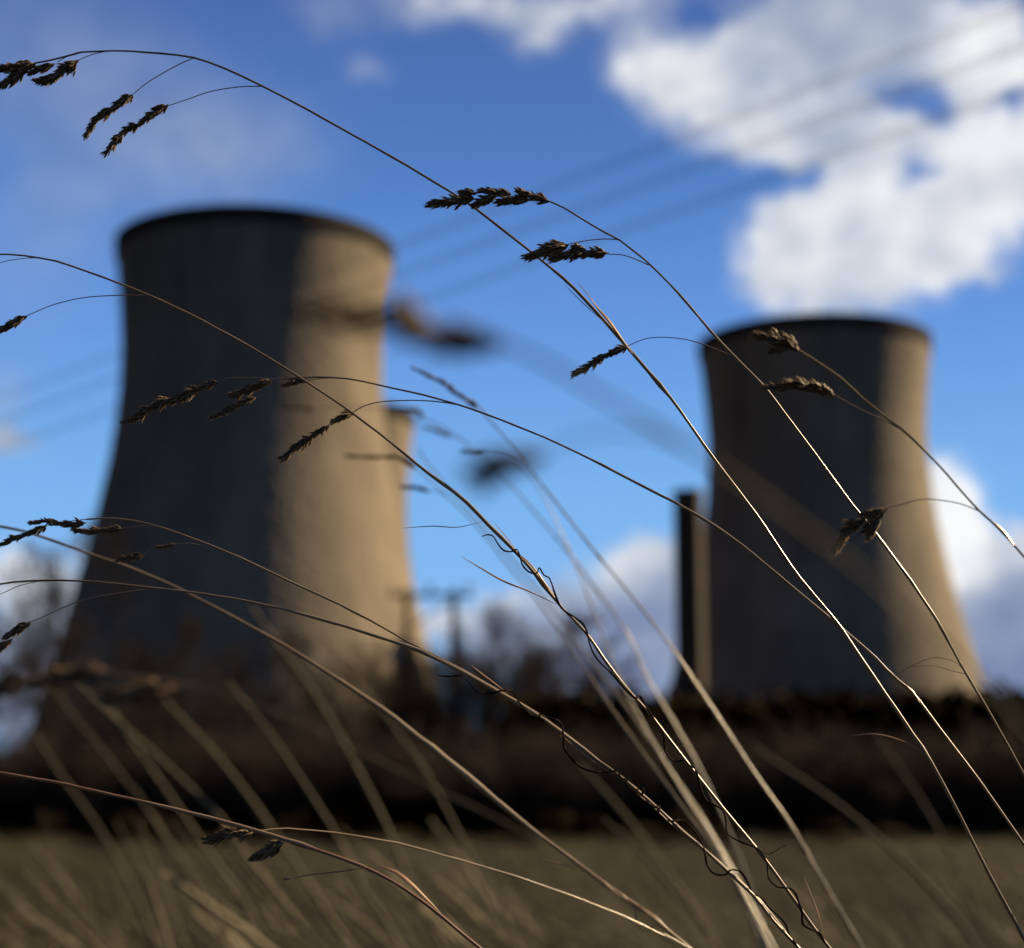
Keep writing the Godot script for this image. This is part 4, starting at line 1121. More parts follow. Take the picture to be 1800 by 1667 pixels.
	head(o, [98.7, 944.6, -604.0, 94.0, 945.3, -603.9, 90.2, 944.6, -604.0], 5.28, 1058)
	head(o, [92.2, 945.1, -604.3, 87.5, 944.7, -604.4, 83.1, 944.7, -604.4], 3.08, 1059)
	head(o, [124.0, 904.7, -610.4, 121.0, 903.8, -610.6, 117.5, 902.7, -610.8], 5.28, 1060)
	head(o, [121.5, 901.6, -611.4, 119.2, 899.0, -611.9, 117.9, 896.5, -612.4], 5.72, 1061)
	head(o, [116.9, 901.7, -611.8, 111.8, 898.4, -612.4, 106.7, 891.7, -613.7], 5.28, 1062)
	leaf(o, [158.5, 900.6, -611.0, 161.7, 897.5, -611.6, 165.6, 893.0, -612.4], 1.033, 0.6)
	o = stalk("soft straw with a single yellowish spike of seed against the blue between the towers", "grass stems bent by the wind", [-20.0, 1053.5, -1112.2, -13.8, 1045.9, -1112.7, -7.4, 1038.5, -1113.1, -1.1, 1031.1, -1113.5, 5.0, 1023.6, -1114.0, 11.0, 1015.9, -1114.5, 16.9, 1008.2, -1115.0, 22.8, 1000.5, -1115.4, 28.7, 992.8, -1115.9, 34.6, 985.2, -1116.4, 40.5, 977.5, -1116.9, 46.4, 970.0, -1117.3, 52.4, 962.5, -1117.8, 58.5, 955.1, -1118.2, 64.6, 947.7, -1118.6, 70.7, 940.3, -1119.1, 76.6, 932.8, -1119.5, 82.5, 925.4, -1120.0, 88.4, 917.8, -1120.4, 94.0, 910.2, -1120.9, 99.4, 902.4, -1121.4, 104.6, 894.5, -1121.9, 109.8, 886.6, -1122.4, 114.9, 878.7, -1123.0, 120.1, 870.8, -1123.5, 125.2, 863.0, -1124.0, 130.3, 855.1, -1124.5, 135.3, 847.2, -1125.1, 140.4, 839.4, -1125.6, 145.6, 831.6, -1126.1, 150.8, 823.9, -1126.6, 156.2, 816.3, -1127.0, 161.4, 808.7, -1127.5, 166.4, 800.9, -1128.0, 171.0, 792.9, -1128.6, 175.5, 784.8, -1129.1, 180.1, 776.8, -1129.7, 184.6, 768.8, -1130.2, 189.2, 760.9, -1130.7, 193.8, 752.9, -1131.3, 198.4, 745.0, -1131.8, 205.3, 733.2, -1132.6, 251.0, 649.6, -1137.8, 291.6, 563.7, -1142.4, 327.1, 475.4, -1146.4, 357.5, 384.9, -1149.8, 382.9, 292.1, -1152.7, 403.2, 197.0, -1155.0, 418.3, 99.7, -1156.7, 428.4, 0.0, -1157.9], 0.441, 1.473, "pale", [0.101, 0.209, 0.283], 10)
	head(o, [-20.0, 1053.6, -1112.6, -29.4, 1059.0, -1111.6, -36.3, 1063.8, -1110.6], 4.45, 1063)
	head(o, [-34.6, 1062.5, -1111.3, -41.5, 1067.9, -1110.3, -48.4, 1071.3, -1109.6], 4.04, 1064)
	head(o, [-46.6, 1069.6, -1108.3, -53.5, 1073.7, -1107.5, -61.4, 1077.0, -1106.9], 3.23, 1065)
	leaf(o, [173.4, 787.8, -1127.2, 180.8, 774.7, -1129.7, 190.9, 754.9, -1133.5], 0.670, 0.5)
	o = stalk("blurred straw with brown seeds before the tower's sunlit edge, bright lower down", "grass stems bent by the wind", [-64.4, 1043.5, -1256.6, -56.2, 1035.0, -1251.9, -48.1, 1026.6, -1247.2, -40.1, 1018.3, -1242.4, -32.2, 1009.9, -1237.7, -24.8, 1001.4, -1233.0, -18.0, 992.4, -1228.4, -11.4, 983.4, -1223.8, -4.9, 974.4, -1219.2, 1.8, 965.7, -1214.5, 8.4, 957.1, -1209.9, 14.8, 948.4, -1205.2, 20.7, 939.5, -1200.6, 26.5, 930.7, -1195.9, 32.1, 921.8, -1191.3, 37.6, 913.0, -1186.6, 43.0, 904.2, -1182.0, 48.4, 895.6, -1177.3, 53.7, 887.0, -1172.6, 58.9, 878.6, -1167.9, 64.2, 870.2, -1163.1, 69.5, 862.0, -1158.4, 74.9, 854.0, -1153.6, 80.1, 846.0, -1148.8, 85.3, 838.2, -1143.9, 90.5, 830.4, -1139.1, 95.6, 822.7, -1134.2, 100.6, 815.1, -1129.3, 105.6, 807.6, -1124.4, 110.6, 800.1, -1119.5, 115.4, 792.8, -1114.6, 120.1, 785.4, -1109.7, 124.6, 778.1, -1104.7, 128.5, 770.6, -1099.9, 132.1, 762.9, -1095.0, 135.3, 755.2, -1090.1, 138.5, 747.5, -1085.3, 141.6, 740.0, -1080.4, 174.1, 655.6, -1029.3, 202.9, 568.9, -984.0, 228.0, 479.8, -944.5, 249.4, 388.5, -910.8, 267.2, 294.8, -882.8, 281.3, 198.9, -860.7, 291.7, 100.6, -844.3, 298.5, 0.0, -833.7], 0.367, 1.642, "pale", [0.209], 11)
	branch(o, [-55.8, 1026.4, -1249.3, -48.1, 1025.6, -1249.5, -38.5, 1018.4, -1250.9], 0.354)
	head(o, [-64.4, 1043.4, -1256.2, -75.6, 1050.2, -1254.9, -85.3, 1051.0, -1254.8], 4.99, 1066)
	head(o, [-76.0, 1051.8, -1255.0, -97.0, 1051.1, -1255.2, -115.6, 1052.2, -1255.0], 4.08, 1067)
	head(o, [-55.8, 1026.5, -1249.7, -65.4, 1028.7, -1249.3, -76.2, 1029.5, -1249.2], 4.05, 1068)
	o = stalk("faint blurred straw with small greenish seed heads in the gap of blue sky", "grass stems bent by the wind", [-70.9, 1125.1, -1465.0, -59.2, 1119.3, -1463.6, -48.1, 1112.7, -1462.4, -37.8, 1105.0, -1461.4, -28.1, 1096.5, -1460.5, -18.7, 1087.6, -1459.7, -9.6, 1078.5, -1458.9, -0.8, 1069.2, -1458.1, 7.6, 1059.5, -1457.5, 15.8, 1049.8, -1456.8, 24.0, 1040.0, -1456.2, 32.1, 1030.3, -1455.5, 40.1, 1020.5, -1454.8, 47.8, 1010.5, -1454.2, 55.0, 1000.2, -1453.7, 62.3, 990.0, -1453.1, 69.7, 980.0, -1452.5, 77.1, 970.0, -1451.9, 84.0, 959.8, -1451.3, 90.1, 949.1, -1450.9, 95.2, 938.0, -1450.5, 99.9, 926.6, -1450.2, 105.0, 915.5, -1449.8, 110.8, 904.8, -1449.3, 116.9, 894.4, -1448.8, 123.1, 883.9, -1448.3, 129.0, 873.4, -1447.7, 134.8, 862.8, -1447.2, 140.3, 852.2, -1446.8, 145.7, 841.5, -1446.3, 150.8, 830.8, -1445.8, 155.7, 819.9, -1445.4, 160.4, 809.1, -1444.9, 165.0, 798.2, -1444.5, 169.2, 787.2, -1444.0, 173.2, 776.2, -1443.6, 177.0, 765.2, -1443.2, 180.6, 754.1, -1442.8, 183.9, 743.0, -1442.4, 186.9, 731.8, -1442.0, 190.9, 715.0, -1441.5, 209.1, 633.4, -1438.9, 225.4, 549.7, -1436.6, 239.7, 463.6, -1434.5, 252.0, 375.4, -1432.8, 262.4, 284.9, -1431.3, 270.8, 192.2, -1430.1, 277.2, 97.2, -1429.2, 281.7, 0.0, -1428.6], 0.457, 1.771, "pale", [0.163], 12)
	branch(o, [-49.2, 1108.4, -1456.7, -38.3, 1104.9, -1457.4, -27.1, 1095.1, -1459.3], 0.363)
	branch(o, [-158.2, 1132.2, -1463.7, -136.4, 1134.0, -1463.3, -98.2, 1132.6, -1463.6], 0.366)
	head(o, [-70.9, 1125.2, -1465.8, -77.3, 1131.0, -1464.7, -98.2, 1132.8, -1464.4], 5.32, 1069)
	head(o, [-49.3, 1109.5, -1461.6, -59.7, 1113.5, -1460.8, -70.6, 1116.6, -1460.2], 4.77, 1070)
	head(o, [-158.1, 1132.1, -1463.3, -170.4, 1133.0, -1463.1, -186.3, 1133.4, -1463.0], 4.25, 1071)
	o = stalk("blurred straw beside the faint one, ending in a tiny pale seed head", "grass stems bent by the wind", [-18.4, 1067.6, -1323.3, -7.0, 1066.0, -1322.2, 2.7, 1060.7, -1321.9, 10.9, 1053.3, -1321.9, 17.8, 1044.2, -1322.3, 23.6, 1034.3, -1322.8, 28.9, 1024.0, -1323.3, 33.8, 1013.5, -1323.9, 38.6, 1003.0, -1324.5, 43.2, 992.5, -1325.1, 47.5, 981.9, -1325.7, 51.6, 971.1, -1326.3, 55.4, 960.4, -1326.9, 59.3, 949.6, -1327.6, 63.2, 938.9, -1328.2, 67.3, 928.3, -1328.8, 71.5, 917.8, -1329.4, 76.0, 907.4, -1329.9, 80.7, 897.1, -1330.5, 85.7, 887.0, -1331.0, 90.9, 877.1, -1331.5, 96.3, 867.2, -1331.9, 101.8, 857.4, -1332.4, 107.5, 847.8, -1332.8, 113.3, 838.3, -1333.2, 119.1, 828.8, -1333.6, 125.0, 819.3, -1333.9, 130.9, 809.9, -1334.3, 136.7, 800.5, -1334.7, 142.2, 790.9, -1335.1, 147.4, 781.2, -1335.5, 152.3, 771.4, -1336.0, 156.9, 761.5, -1336.5, 161.3, 751.4, -1337.0, 165.4, 741.4, -1337.5, 169.5, 731.2, -1338.0, 173.3, 721.1, -1338.5, 202.2, 638.8, -1342.4, 227.9, 554.3, -1346.0, 250.5, 467.6, -1349.0, 269.9, 378.6, -1351.7, 286.2, 287.3, -1353.9, 299.4, 193.8, -1355.7, 309.4, 98.0, -1357.1, 316.2, 0.0, -1358.0], 0.418, 1.618, "pale", [], 13)
	head(o, [-18.4, 1067.6, -1323.3, -26.6, 1067.6, -1323.3, -36.0, 1069.2, -1323.0], 4.31, 1072)
	o = stalk("faintest pale straw running close behind the twined stem", "grass stems bent by the wind", [-72.5, 1090.5, -1420.7, -65.4, 1079.7, -1418.8, -57.5, 1069.7, -1416.8, -49.2, 1060.0, -1414.7, -40.7, 1050.6, -1412.5, -32.4, 1041.1, -1410.4, -24.3, 1031.5, -1408.2, -16.3, 1021.8, -1406.1, -8.4, 1012.2, -1404.0, -0.6, 1002.7, -1401.8, 7.2, 993.1, -1399.7, 14.8, 983.5, -1397.5, 22.0, 973.7, -1395.4, 29.1, 963.9, -1393.3, 35.9, 954.0, -1391.3, 42.8, 944.1, -1389.2, 49.7, 934.4, -1387.1, 56.9, 925.0, -1384.9, 64.1, 915.6, -1382.7, 71.2, 906.3, -1380.5, 78.2, 897.0, -1378.3, 84.9, 887.6, -1376.2, 91.3, 878.0, -1374.0, 97.5, 868.3, -1371.9, 103.7, 858.7, -1369.8, 109.9, 849.3, -1367.6, 116.2, 839.9, -1365.4, 122.4, 830.5, -1363.2, 128.4, 821.2, -1361.1, 134.2, 811.7, -1358.9, 139.6, 802.1, -1356.8, 144.8, 792.5, -1354.6, 149.9, 782.9, -1352.5, 154.9, 773.3, -1350.4, 159.8, 763.7, -1348.2, 164.7, 754.1, -1346.1, 169.5, 744.6, -1343.9, 174.3, 735.2, -1341.8, 181.2, 721.1, -1338.5, 219.1, 638.8, -1320.8, 252.8, 554.3, -1305.0, 282.3, 467.6, -1291.2, 307.6, 378.6, -1279.3, 328.7, 287.3, -1269.4, 345.7, 193.8, -1261.5, 358.4, 98.0, -1255.5, 367.0, 0.0, -1251.5], 0.542, 1.808, "pale", [], 14)
	o = stalk("very near blurred grass stem with furry seed heads between the towers", "grass stems bent by the wind", [-0.7, 860.0, -227.8, 1.1, 859.3, -228.3, 3.0, 858.6, -228.8, 4.7, 857.8, -229.3, 6.5, 856.9, -229.8, 8.2, 856.0, -230.3, 10.0, 855.0, -230.9, 11.7, 854.1, -231.4, 13.5, 853.1, -231.9, 15.3, 852.2, -232.5, 17.0, 851.2, -233.0, 18.8, 850.3, -233.6, 20.6, 849.3, -234.1, 22.3, 848.3, -234.6, 24.1, 847.3, -235.2, 25.8, 846.3, -235.7, 27.5, 845.2, -236.3, 29.3, 844.0, -236.9, 31.0, 842.9, -237.4, 32.7, 841.8, -238.0, 34.4, 840.7, -238.6, 36.1, 839.6, -239.1, 37.9, 838.4, -239.7, 39.6, 837.2, -240.3, 41.3, 836.1, -240.9, 43.0, 834.9, -241.5, 44.7, 833.6, -242.1, 46.4, 832.4, -242.6, 48.0, 831.1, -243.2, 49.6, 829.8, -243.9, 51.2, 828.4, -244.5, 52.9, 827.1, -245.1, 54.5, 825.7, -245.7, 56.1, 824.4, -246.3, 57.7, 823.0, -246.9, 59.3, 821.6, -247.6, 60.9, 820.2, -248.2, 62.6, 818.8, -248.8, 64.2, 817.4, -249.4, 65.8, 815.9, -250.1, 67.3, 814.4, -250.7, 68.9, 812.9, -251.3, 70.4, 811.4, -252.0, 72.0, 809.9, -252.6, 152.9, 723.9, -286.3, 224.3, 633.5, -316.0, 286.4, 538.8, -341.8, 339.0, 439.7, -363.7, 382.3, 336.3, -381.7, 416.1, 228.6, -395.8, 440.5, 116.5, -405.9, 455.5, 0.0, -412.1], 0.382, 1.093, "mid", [], 15)
	branch(o, [-15.0, 863.2, -227.2, -12.1, 862.1, -227.4, -7.1, 861.1, -227.6, -0.7, 860.0, -227.8], 0.205)
	branch(o, [4.4, 847.7, -235.2, 7.3, 849.4, -234.9, 12.4, 850.4, -234.7, 18.2, 849.9, -234.8, 24.7, 847.0, -235.4], 0.209)
	head(o, [-0.7, 860.1, -228.2, -3.6, 860.5, -228.1, -7.1, 860.6, -228.1], 6.17, 1073)
	head(o, [-7.1, 860.6, -228.5, -10.7, 861.6, -228.3, -13.9, 864.2, -227.8], 5.83, 1074)
	head(o, [-14.9, 862.6, -226.5, -18.5, 862.8, -226.4, -22.0, 863.6, -226.3], 4.17, 1075)
	head(o, [-21.3, 863.9, -226.6, -23.5, 864.0, -226.6, -25.9, 864.1, -226.6], 3.33, 1076)
	head(o, [4.3, 847.0, -232.6, 1.1, 846.0, -232.8, -3.2, 844.6, -233.0], 5.89, 1077)
	head(o, [3.2, 846.9, -233.0, 0.0, 845.8, -233.2, -2.5, 845.3, -233.3], 5.05, 1078)
	o = stalk("near blurred grass stem with golden edged seed heads at the lower left edge", "grass stems bent by the wind", [-71.5, 830.6, -401.4, -68.2, 830.5, -402.0, -65.0, 829.8, -402.6, -61.8, 829.0, -403.4, -58.6, 828.0, -404.1, -55.4, 826.9, -404.9, -52.3, 825.8, -405.7, -49.2, 824.6, -406.5, -46.0, 823.3, -407.3, -43.0, 822.0, -408.1, -39.9, 820.6, -408.9, -36.8, 819.1, -409.8, -33.8, 817.6, -410.6, -30.7, 816.1, -411.5, -27.7, 814.6, -412.3, -24.6, 813.0, -413.2, -21.5, 811.5, -414.1, -18.4, 810.0, -414.9, -15.3, 808.5, -415.8, -12.1, 807.0, -416.6, -9.0, 805.6, -417.5, -5.8, 804.1, -418.3, -2.7, 802.6, -419.2, 0.4, 800.9, -420.0, 3.5, 799.2, -420.9, 6.5, 797.4, -421.8, 9.5, 795.6, -422.8, 12.5, 793.7, -423.7, 15.5, 791.8, -424.6, 18.5, 789.9, -425.5, 21.5, 787.9, -426.5, 24.4, 785.9, -427.4, 27.2, 783.7, -428.4, 30.0, 781.4, -429.4, 32.7, 779.1, -430.4, 35.4, 776.7, -431.4, 38.2, 774.4, -432.5, 124.4, 693.6, -464.4, 200.5, 608.2, -492.7, 266.6, 518.3, -517.2, 322.7, 423.8, -538.0, 368.8, 324.7, -555.1, 404.8, 221.0, -568.5, 430.8, 112.8, -578.1, 446.7, 0.0, -584.0], 0.210, 0.693, "dull", [], 16)
	branch(o, [-85.6, 833.2, -401.6, -80.1, 832.6, -401.7, -67.4, 830.7, -402.1], 0.209)
	head(o, [-71.4, 830.2, -402.3, -76.5, 829.9, -402.3, -80.8, 829.5, -402.4], 5.96, 1079)
	head(o, [-78.6, 829.8, -400.7, -82.3, 829.4, -400.8, -85.6, 828.4, -401.0], 5.11, 1080)
	head(o, [-85.4, 833.9, -400.3, -89.6, 833.7, -400.4, -94.5, 832.5, -400.6], 5.67, 1081)
	head(o, [-93.3, 833.0, -400.9, -97.0, 832.3, -401.1, -100.6, 831.6, -401.2], 4.82, 1082)
	head(o, [-101.9, 831.8, -401.5, -106.8, 830.8, -401.8, -111.6, 829.7, -402.0], 5.96, 1083)
	o = stalk("blurred straw with a cut tip before the foot of the large tower", "blurred straws behind the stems", [-363.6, 987.2, -2407.6, -348.9, 971.9, -2406.6, -334.9, 956.1, -2405.7, -321.3, 940.0, -2404.8, -308.3, 923.6, -2404.0, -295.8, 906.8, -2403.3, -283.7, 889.9, -2402.6, -271.8, 872.9, -2401.9, -260.0, 855.9, -2401.3, -248.5, 838.9, -2400.6, -237.0, 821.8, -2399.9, -225.8, 804.8, -2399.3, -215.1, 787.5, -2398.7, -205.3, 769.8, -2398.1, -195.9, 751.9, -2397.6, -186.0, 734.4, -2397.0, -175.1, 717.6, -2396.4, -163.8, 701.0, -2395.6, -152.7, 684.4, -2394.8, -137.4, 658.8, -2393.9, -95.4, 583.7, -2391.1, -57.9, 506.5, -2388.7, -25.0, 427.2, -2386.6, 3.3, 345.9, -2384.7, 27.0, 262.5, -2383.2, 46.1, 177.1, -2381.9, 60.7, 89.6, -2381.0, 70.7, 0.0, -2380.3], 1.792, 3.222, "mid", [], 17)
	o = stalk("long blurred straw starting high on the shaded tower foot and reaching the bottom edge", "blurred straws behind the stems", [-390.3, 1131.7, -2787.2, -375.9, 1112.1, -2787.3, -361.5, 1092.5, -2787.4, -347.0, 1073.2, -2787.5, -332.2, 1054.1, -2787.5, -317.3, 1035.1, -2787.5, -302.6, 1016.1, -2787.4, -288.7, 996.7, -2787.5, -275.7, 976.7, -2787.7, -263.4, 956.4, -2787.9, -251.4, 935.9, -2788.2, -239.9, 915.2, -2788.5, -228.6, 894.5, -2788.8, -217.4, 873.8, -2789.1, -206.3, 853.2, -2789.4, -195.4, 832.5, -2789.8, -184.8, 811.7, -2790.1, -174.9, 790.7, -2790.5, -165.5, 769.5, -2790.9, -156.4, 748.2, -2791.3, -147.1, 727.1, -2791.7, -137.6, 706.2, -2792.0, -127.6, 685.5, -2792.3, -117.0, 665.2, -2792.6, -100.3, 635.3, -2792.8, -62.4, 562.8, -2793.4, -28.5, 488.4, -2793.9, 1.2, 412.0, -2794.4, 26.9, 333.5, -2794.7, 48.5, 253.1, -2795.1, 66.1, 170.7, -2795.3, 79.5, 86.4, -2795.5, 88.9, 0.0, -2795.7], 2.280, 4.101, "mid", [], 18)
	o = stalk("dull blurred straw just above the reddish stem's seed heads", "blurred straws behind the stems", [-571.1, 1024.4, -3052.0, -556.1, 1002.9, -3051.3, -537.7, 983.8, -3050.2, -518.7, 965.3, -3048.9, -499.8, 946.8, -3047.5, -481.5, 927.8, -3046.3, -464.0, 908.2, -3045.2, -447.1, 888.2, -3044.2, -430.6, 868.0, -3043.2, -414.4, 847.7, -3042.3, -398.7, 827.1, -3041.3, -383.4, 806.3, -3040.5, -368.4, 785.5, -3039.6, -353.5, 764.6, -3038.7, -338.9, 743.7, -3037.9, -324.5, 722.7, -3037.0, -310.2, 701.7, -3036.2, -295.9, 680.9, -3035.3, -281.3, 660.3, -3034.4, -266.1, 640.3, -3033.4, -249.9, 621.2, -3032.2, -193.6, 550.3, -3028.1, -143.6, 477.5, -3024.5, -99.8, 402.8, -3021.3, -62.2, 326.1, -3018.5, -30.8, 247.5, -3016.2, -5.5, 166.9, -3014.4, 13.5, 84.4, -3013.0, 26.3, 0.0, -3012.1], 2.682, 4.824, "mid", [], 19)
	o = stalk("blurred straw bright where it crosses the reddish stem", "blurred straws behind the stems", [-634.7, 1021.0, -2726.9, -619.4, 1003.1, -2726.5, -602.3, 986.8, -2725.9, -584.6, 971.2, -2725.1, -566.6, 956.0, -2724.3, -548.5, 941.0, -2723.4, -530.5, 925.9, -2722.5, -512.9, 910.5, -2721.6, -495.5, 895.0, -2720.8, -478.2, 879.4, -2720.0, -461.0, 863.8, -2719.2, -443.9, 848.3, -2718.4, -427.2, 832.5, -2717.7, -411.6, 815.9, -2717.1, -397.6, 798.1, -2716.8, -384.4, 779.7, -2716.5, -370.9, 761.6, -2716.2, -356.7, 744.0, -2715.8, -342.0, 726.9, -2715.3, -327.3, 709.8, -2714.8, -313.0, 692.5, -2714.3, -298.9, 675.1, -2713.9, -285.2, 657.5, -2713.5, -271.5, 640.0, -2713.0, -218.2, 567.0, -2711.4, -170.7, 492.0, -2709.9, -129.1, 415.0, -2708.6, -93.4, 336.0, -2707.5, -63.6, 255.0, -2706.6, -39.7, 172.0, -2705.8, -21.6, 87.0, -2705.3, -9.5, 0.0, -2704.9], 2.215, 3.984, "mid", [], 20)
	o = stalk("short bright blurred blade under the fat seed head", "blurred straws behind the stems", [-276.0, 791.8, -1874.7, -264.2, 780.2, -1870.8, -252.6, 768.5, -1866.9, -241.4, 756.7, -1863.0, -230.5, 744.7, -1859.1, -219.7, 732.8, -1855.2, -208.9, 721.0, -1851.3, -198.1, 709.4, -1847.3, -187.5, 697.7, -1843.4, -172.8, 679.6, -1837.6, -114.6, 602.1, -1814.6, -62.9, 522.4, -1794.3, -17.7, 440.7, -1776.5, 20.9, 356.8, -1761.2, 53.0, 270.8, -1748.6, 78.5, 182.6, -1738.5, 97.5, 92.4, -1731.1, 109.9, 0.0, -1726.2], 1.374, 2.471, "mid", [], 21)
	o = stalk("short blurred straw over the field at the left, below the reddish stem", "blurred straws behind the stems", [-644.8, 874.3, -3243.5, -629.1, 850.7, -3239.5, -613.0, 827.5, -3235.5, -596.8, 804.5, -3231.4, -580.5, 781.8, -3227.2, -564.4, 759.1, -3223.1, -548.5, 736.4, -3218.9, -532.7, 713.8, -3214.8, -517.2, 691.2, -3210.6, -502.0, 668.7, -3206.4, -487.4, 645.9, -3202.3, -473.6, 622.9, -3198.2, -460.3, 599.8, -3194.1, -423.5, 531.4, -3182.8, -390.6, 461.1, -3172.7, -361.7, 388.9, -3163.9, -336.7, 314.9, -3156.2, -315.5, 239.0, -3149.7, -298.4, 161.2, -3144.5, -285.1, 81.5, -3140.4, -275.7, 0.0, -3137.5], 2.606, 4.687, "dull", [], 22)
	o = stalk("pale blurred stub lit on the dim field at lower left", "blurred straws behind the stems", [-500.4, 745.1, -2616.6, -489.4, 725.3, -2606.9, -480.2, 705.0, -2597.2, -471.1, 684.9, -2587.4, -462.3, 664.9, -2577.7, -454.1, 645.0, -2567.9, -447.1, 625.1, -2558.1, -424.0, 553.8, -2525.4, -403.3, 480.5, -2496.3, -385.1, 405.3, -2470.6, -369.4, 328.2, -2448.5, -356.1, 249.0, -2429.9, -345.4, 168.0, -2414.8, -337.2, 85.0, -2403.2, -331.5, 0.0, -2395.1], 2.780, 5.000, "mid", [], 23)
	o = stalk("blurred straw between the soft scaly stem and the leaf curl", "blurred straws behind the stems", [-263.8, 1069.0, -2554.8, -249.8, 1051.9, -2554.7, -235.9, 1034.9, -2554.6, -222.0, 1017.9, -2554.4, -208.2, 1001.0, -2554.2, -194.6, 984.0, -2554.1, -181.0, 967.0, -2553.9, -167.6, 949.9, -2553.8, -154.3, 932.8, -2553.7, -141.4, 915.6, -2553.6, -129.0, 898.0, -2553.5, -117.0, 880.3, -2553.5, -105.7, 862.2, -2553.6, -95.3, 843.7, -2553.7, -85.4, 824.9, -2553.9, -75.5, 806.2, -2554.1, -65.4, 787.7, -2554.2, -55.0, 769.4, -2554.3, -44.4, 751.2, -2554.4, -33.9, 733.1, -2554.5, -23.7, 714.8, -2554.5, -14.0, 696.4, -2554.7, -4.8, 677.8, -2554.8, 3.8, 659.0, -2555.0, 11.3, 639.8, -2555.3, 37.8, 566.8, -2556.2, 61.5, 491.9, -2557.1, 82.4, 414.9, -2557.9, 100.5, 335.9, -2558.5, 115.8, 254.9, -2559.1, 128.2, 172.0, -2559.6, 137.9, 87.0, -2559.9, 144.7, 0.0, -2560.2], 1.564, 2.812, "mid", [], 24)
	o = stalk("wide dull blade blurred before the black hedge", "blurred straws behind the stems", [309.1, 907.9, -2422.7, 324.6, 895.1, -2421.1, 341.0, 883.7, -2419.3, 357.7, 872.7, -2417.4, 374.3, 861.7, -2415.4, 390.6, 850.4, -2413.6, 406.5, 838.7, -2411.8, 422.0, 826.5, -2410.1, 437.0, 813.8, -2408.5, 451.6, 800.7, -2407.0, 465.9, 787.5, -2405.5, 480.2, 774.2, -2404.0, 494.2, 760.8, -2402.5, 507.7, 746.9, -2401.1, 520.8, 732.8, -2399.8, 533.6, 718.5, -2398.5, 546.1, 704.0, -2397.3, 557.9, 689.1, -2396.1, 568.4, 673.3, -2395.1, 577.7, 656.8, -2394.3, 617.0, 581.8, -2390.6, 652.0, 504.9, -2387.4, 682.8, 425.9, -2384.5, 709.3, 344.8, -2382.1, 731.6, 261.7, -2380.0, 749.5, 176.5, -2378.4, 763.3, 89.3, -2377.1, 772.7, 0.0, -2376.2], 2.280, 4.101, "dull", [], 25)
	o = stalk("dim blurred straw at right of the wide dull blade", "blurred straws behind the stems", [620.6, 964.8, -3226.3, 633.5, 941.1, -3224.0, 647.6, 918.3, -3221.6, 662.3, 896.2, -3219.0, 677.0, 874.2, -3216.4, 690.8, 851.6, -3213.9, 703.3, 828.5, -3211.6, 715.0, 804.9, -3209.3, 726.1, 781.1, -3207.0, 736.8, 757.3, -3204.8, 747.1, 733.4, -3202.5, 756.8, 709.4, -3200.3, 765.5, 685.1, -3198.2, 773.6, 660.6, -3196.1, 781.4, 636.1, -3194.0, 789.1, 611.8, -3191.8, 809.8, 542.0, -3186.0, 828.4, 470.3, -3180.9, 844.8, 396.7, -3176.3, 859.1, 321.2, -3172.4, 871.2, 243.8, -3169.0, 881.1, 164.4, -3166.3, 888.9, 83.2, -3164.1, 894.5, 0.0, -3162.6], 1.954, 3.515, "dull", [], 26)
	o = stalk("blurred pale straw below the doubled stem over the field edge", "blurred straws behind the stems", [98.9, 895.5, -2750.8, 114.7, 878.1, -2748.2, 130.3, 860.6, -2745.6, 145.7, 843.0, -2742.9, 160.9, 825.3, -2740.3, 175.7, 807.6, -2737.8, 189.9, 789.5, -2735.2, 203.6, 771.0, -2732.8, 216.8, 752.4, -2730.4, 229.8, 733.8, -2727.9, 242.7, 715.2, -2725.5, 255.5, 696.7, -2723.1, 268.1, 678.1, -2720.7, 279.9, 659.2, -2718.3, 295.4, 629.8, -2715.0, 330.9, 558.0, -2707.4, 362.5, 484.2, -2700.6, 390.3, 408.4, -2694.6, 414.3, 330.6, -2689.4, 434.6, 250.9, -2685.1, 451.0, 169.3, -2681.6, 463.6, 85.6, -2678.8, 472.5, 0.0, -2676.9], 2.215, 3.984, "mid", [], 27)
	o = stalk("wide faint straw blurred beside the fine tall bundle at the bottom", "blurred straws behind the stems", [104.7, 814.8, -2196.1, 118.9, 802.6, -2191.9, 132.9, 790.3, -2187.7, 146.2, 777.5, -2183.6, 158.7, 764.2, -2179.6, 170.6, 750.3, -2175.7, 182.4, 736.5, -2171.8, 194.0, 722.7, -2167.9, 205.0, 708.7, -2164.0, 215.1, 694.1, -2160.3, 228.3, 671.1, -2154.8, 269.4, 594.5, -2137.9, 306.1, 515.9, -2122.8, 338.2, 435.2, -2109.5, 365.9, 352.3, -2098.1, 389.0, 267.4, -2088.6, 407.6, 180.4, -2080.9, 421.7, 91.2, -2075.1, 431.3, 0.0, -2071.2], 1.759, 3.164, "dull", [], 28)
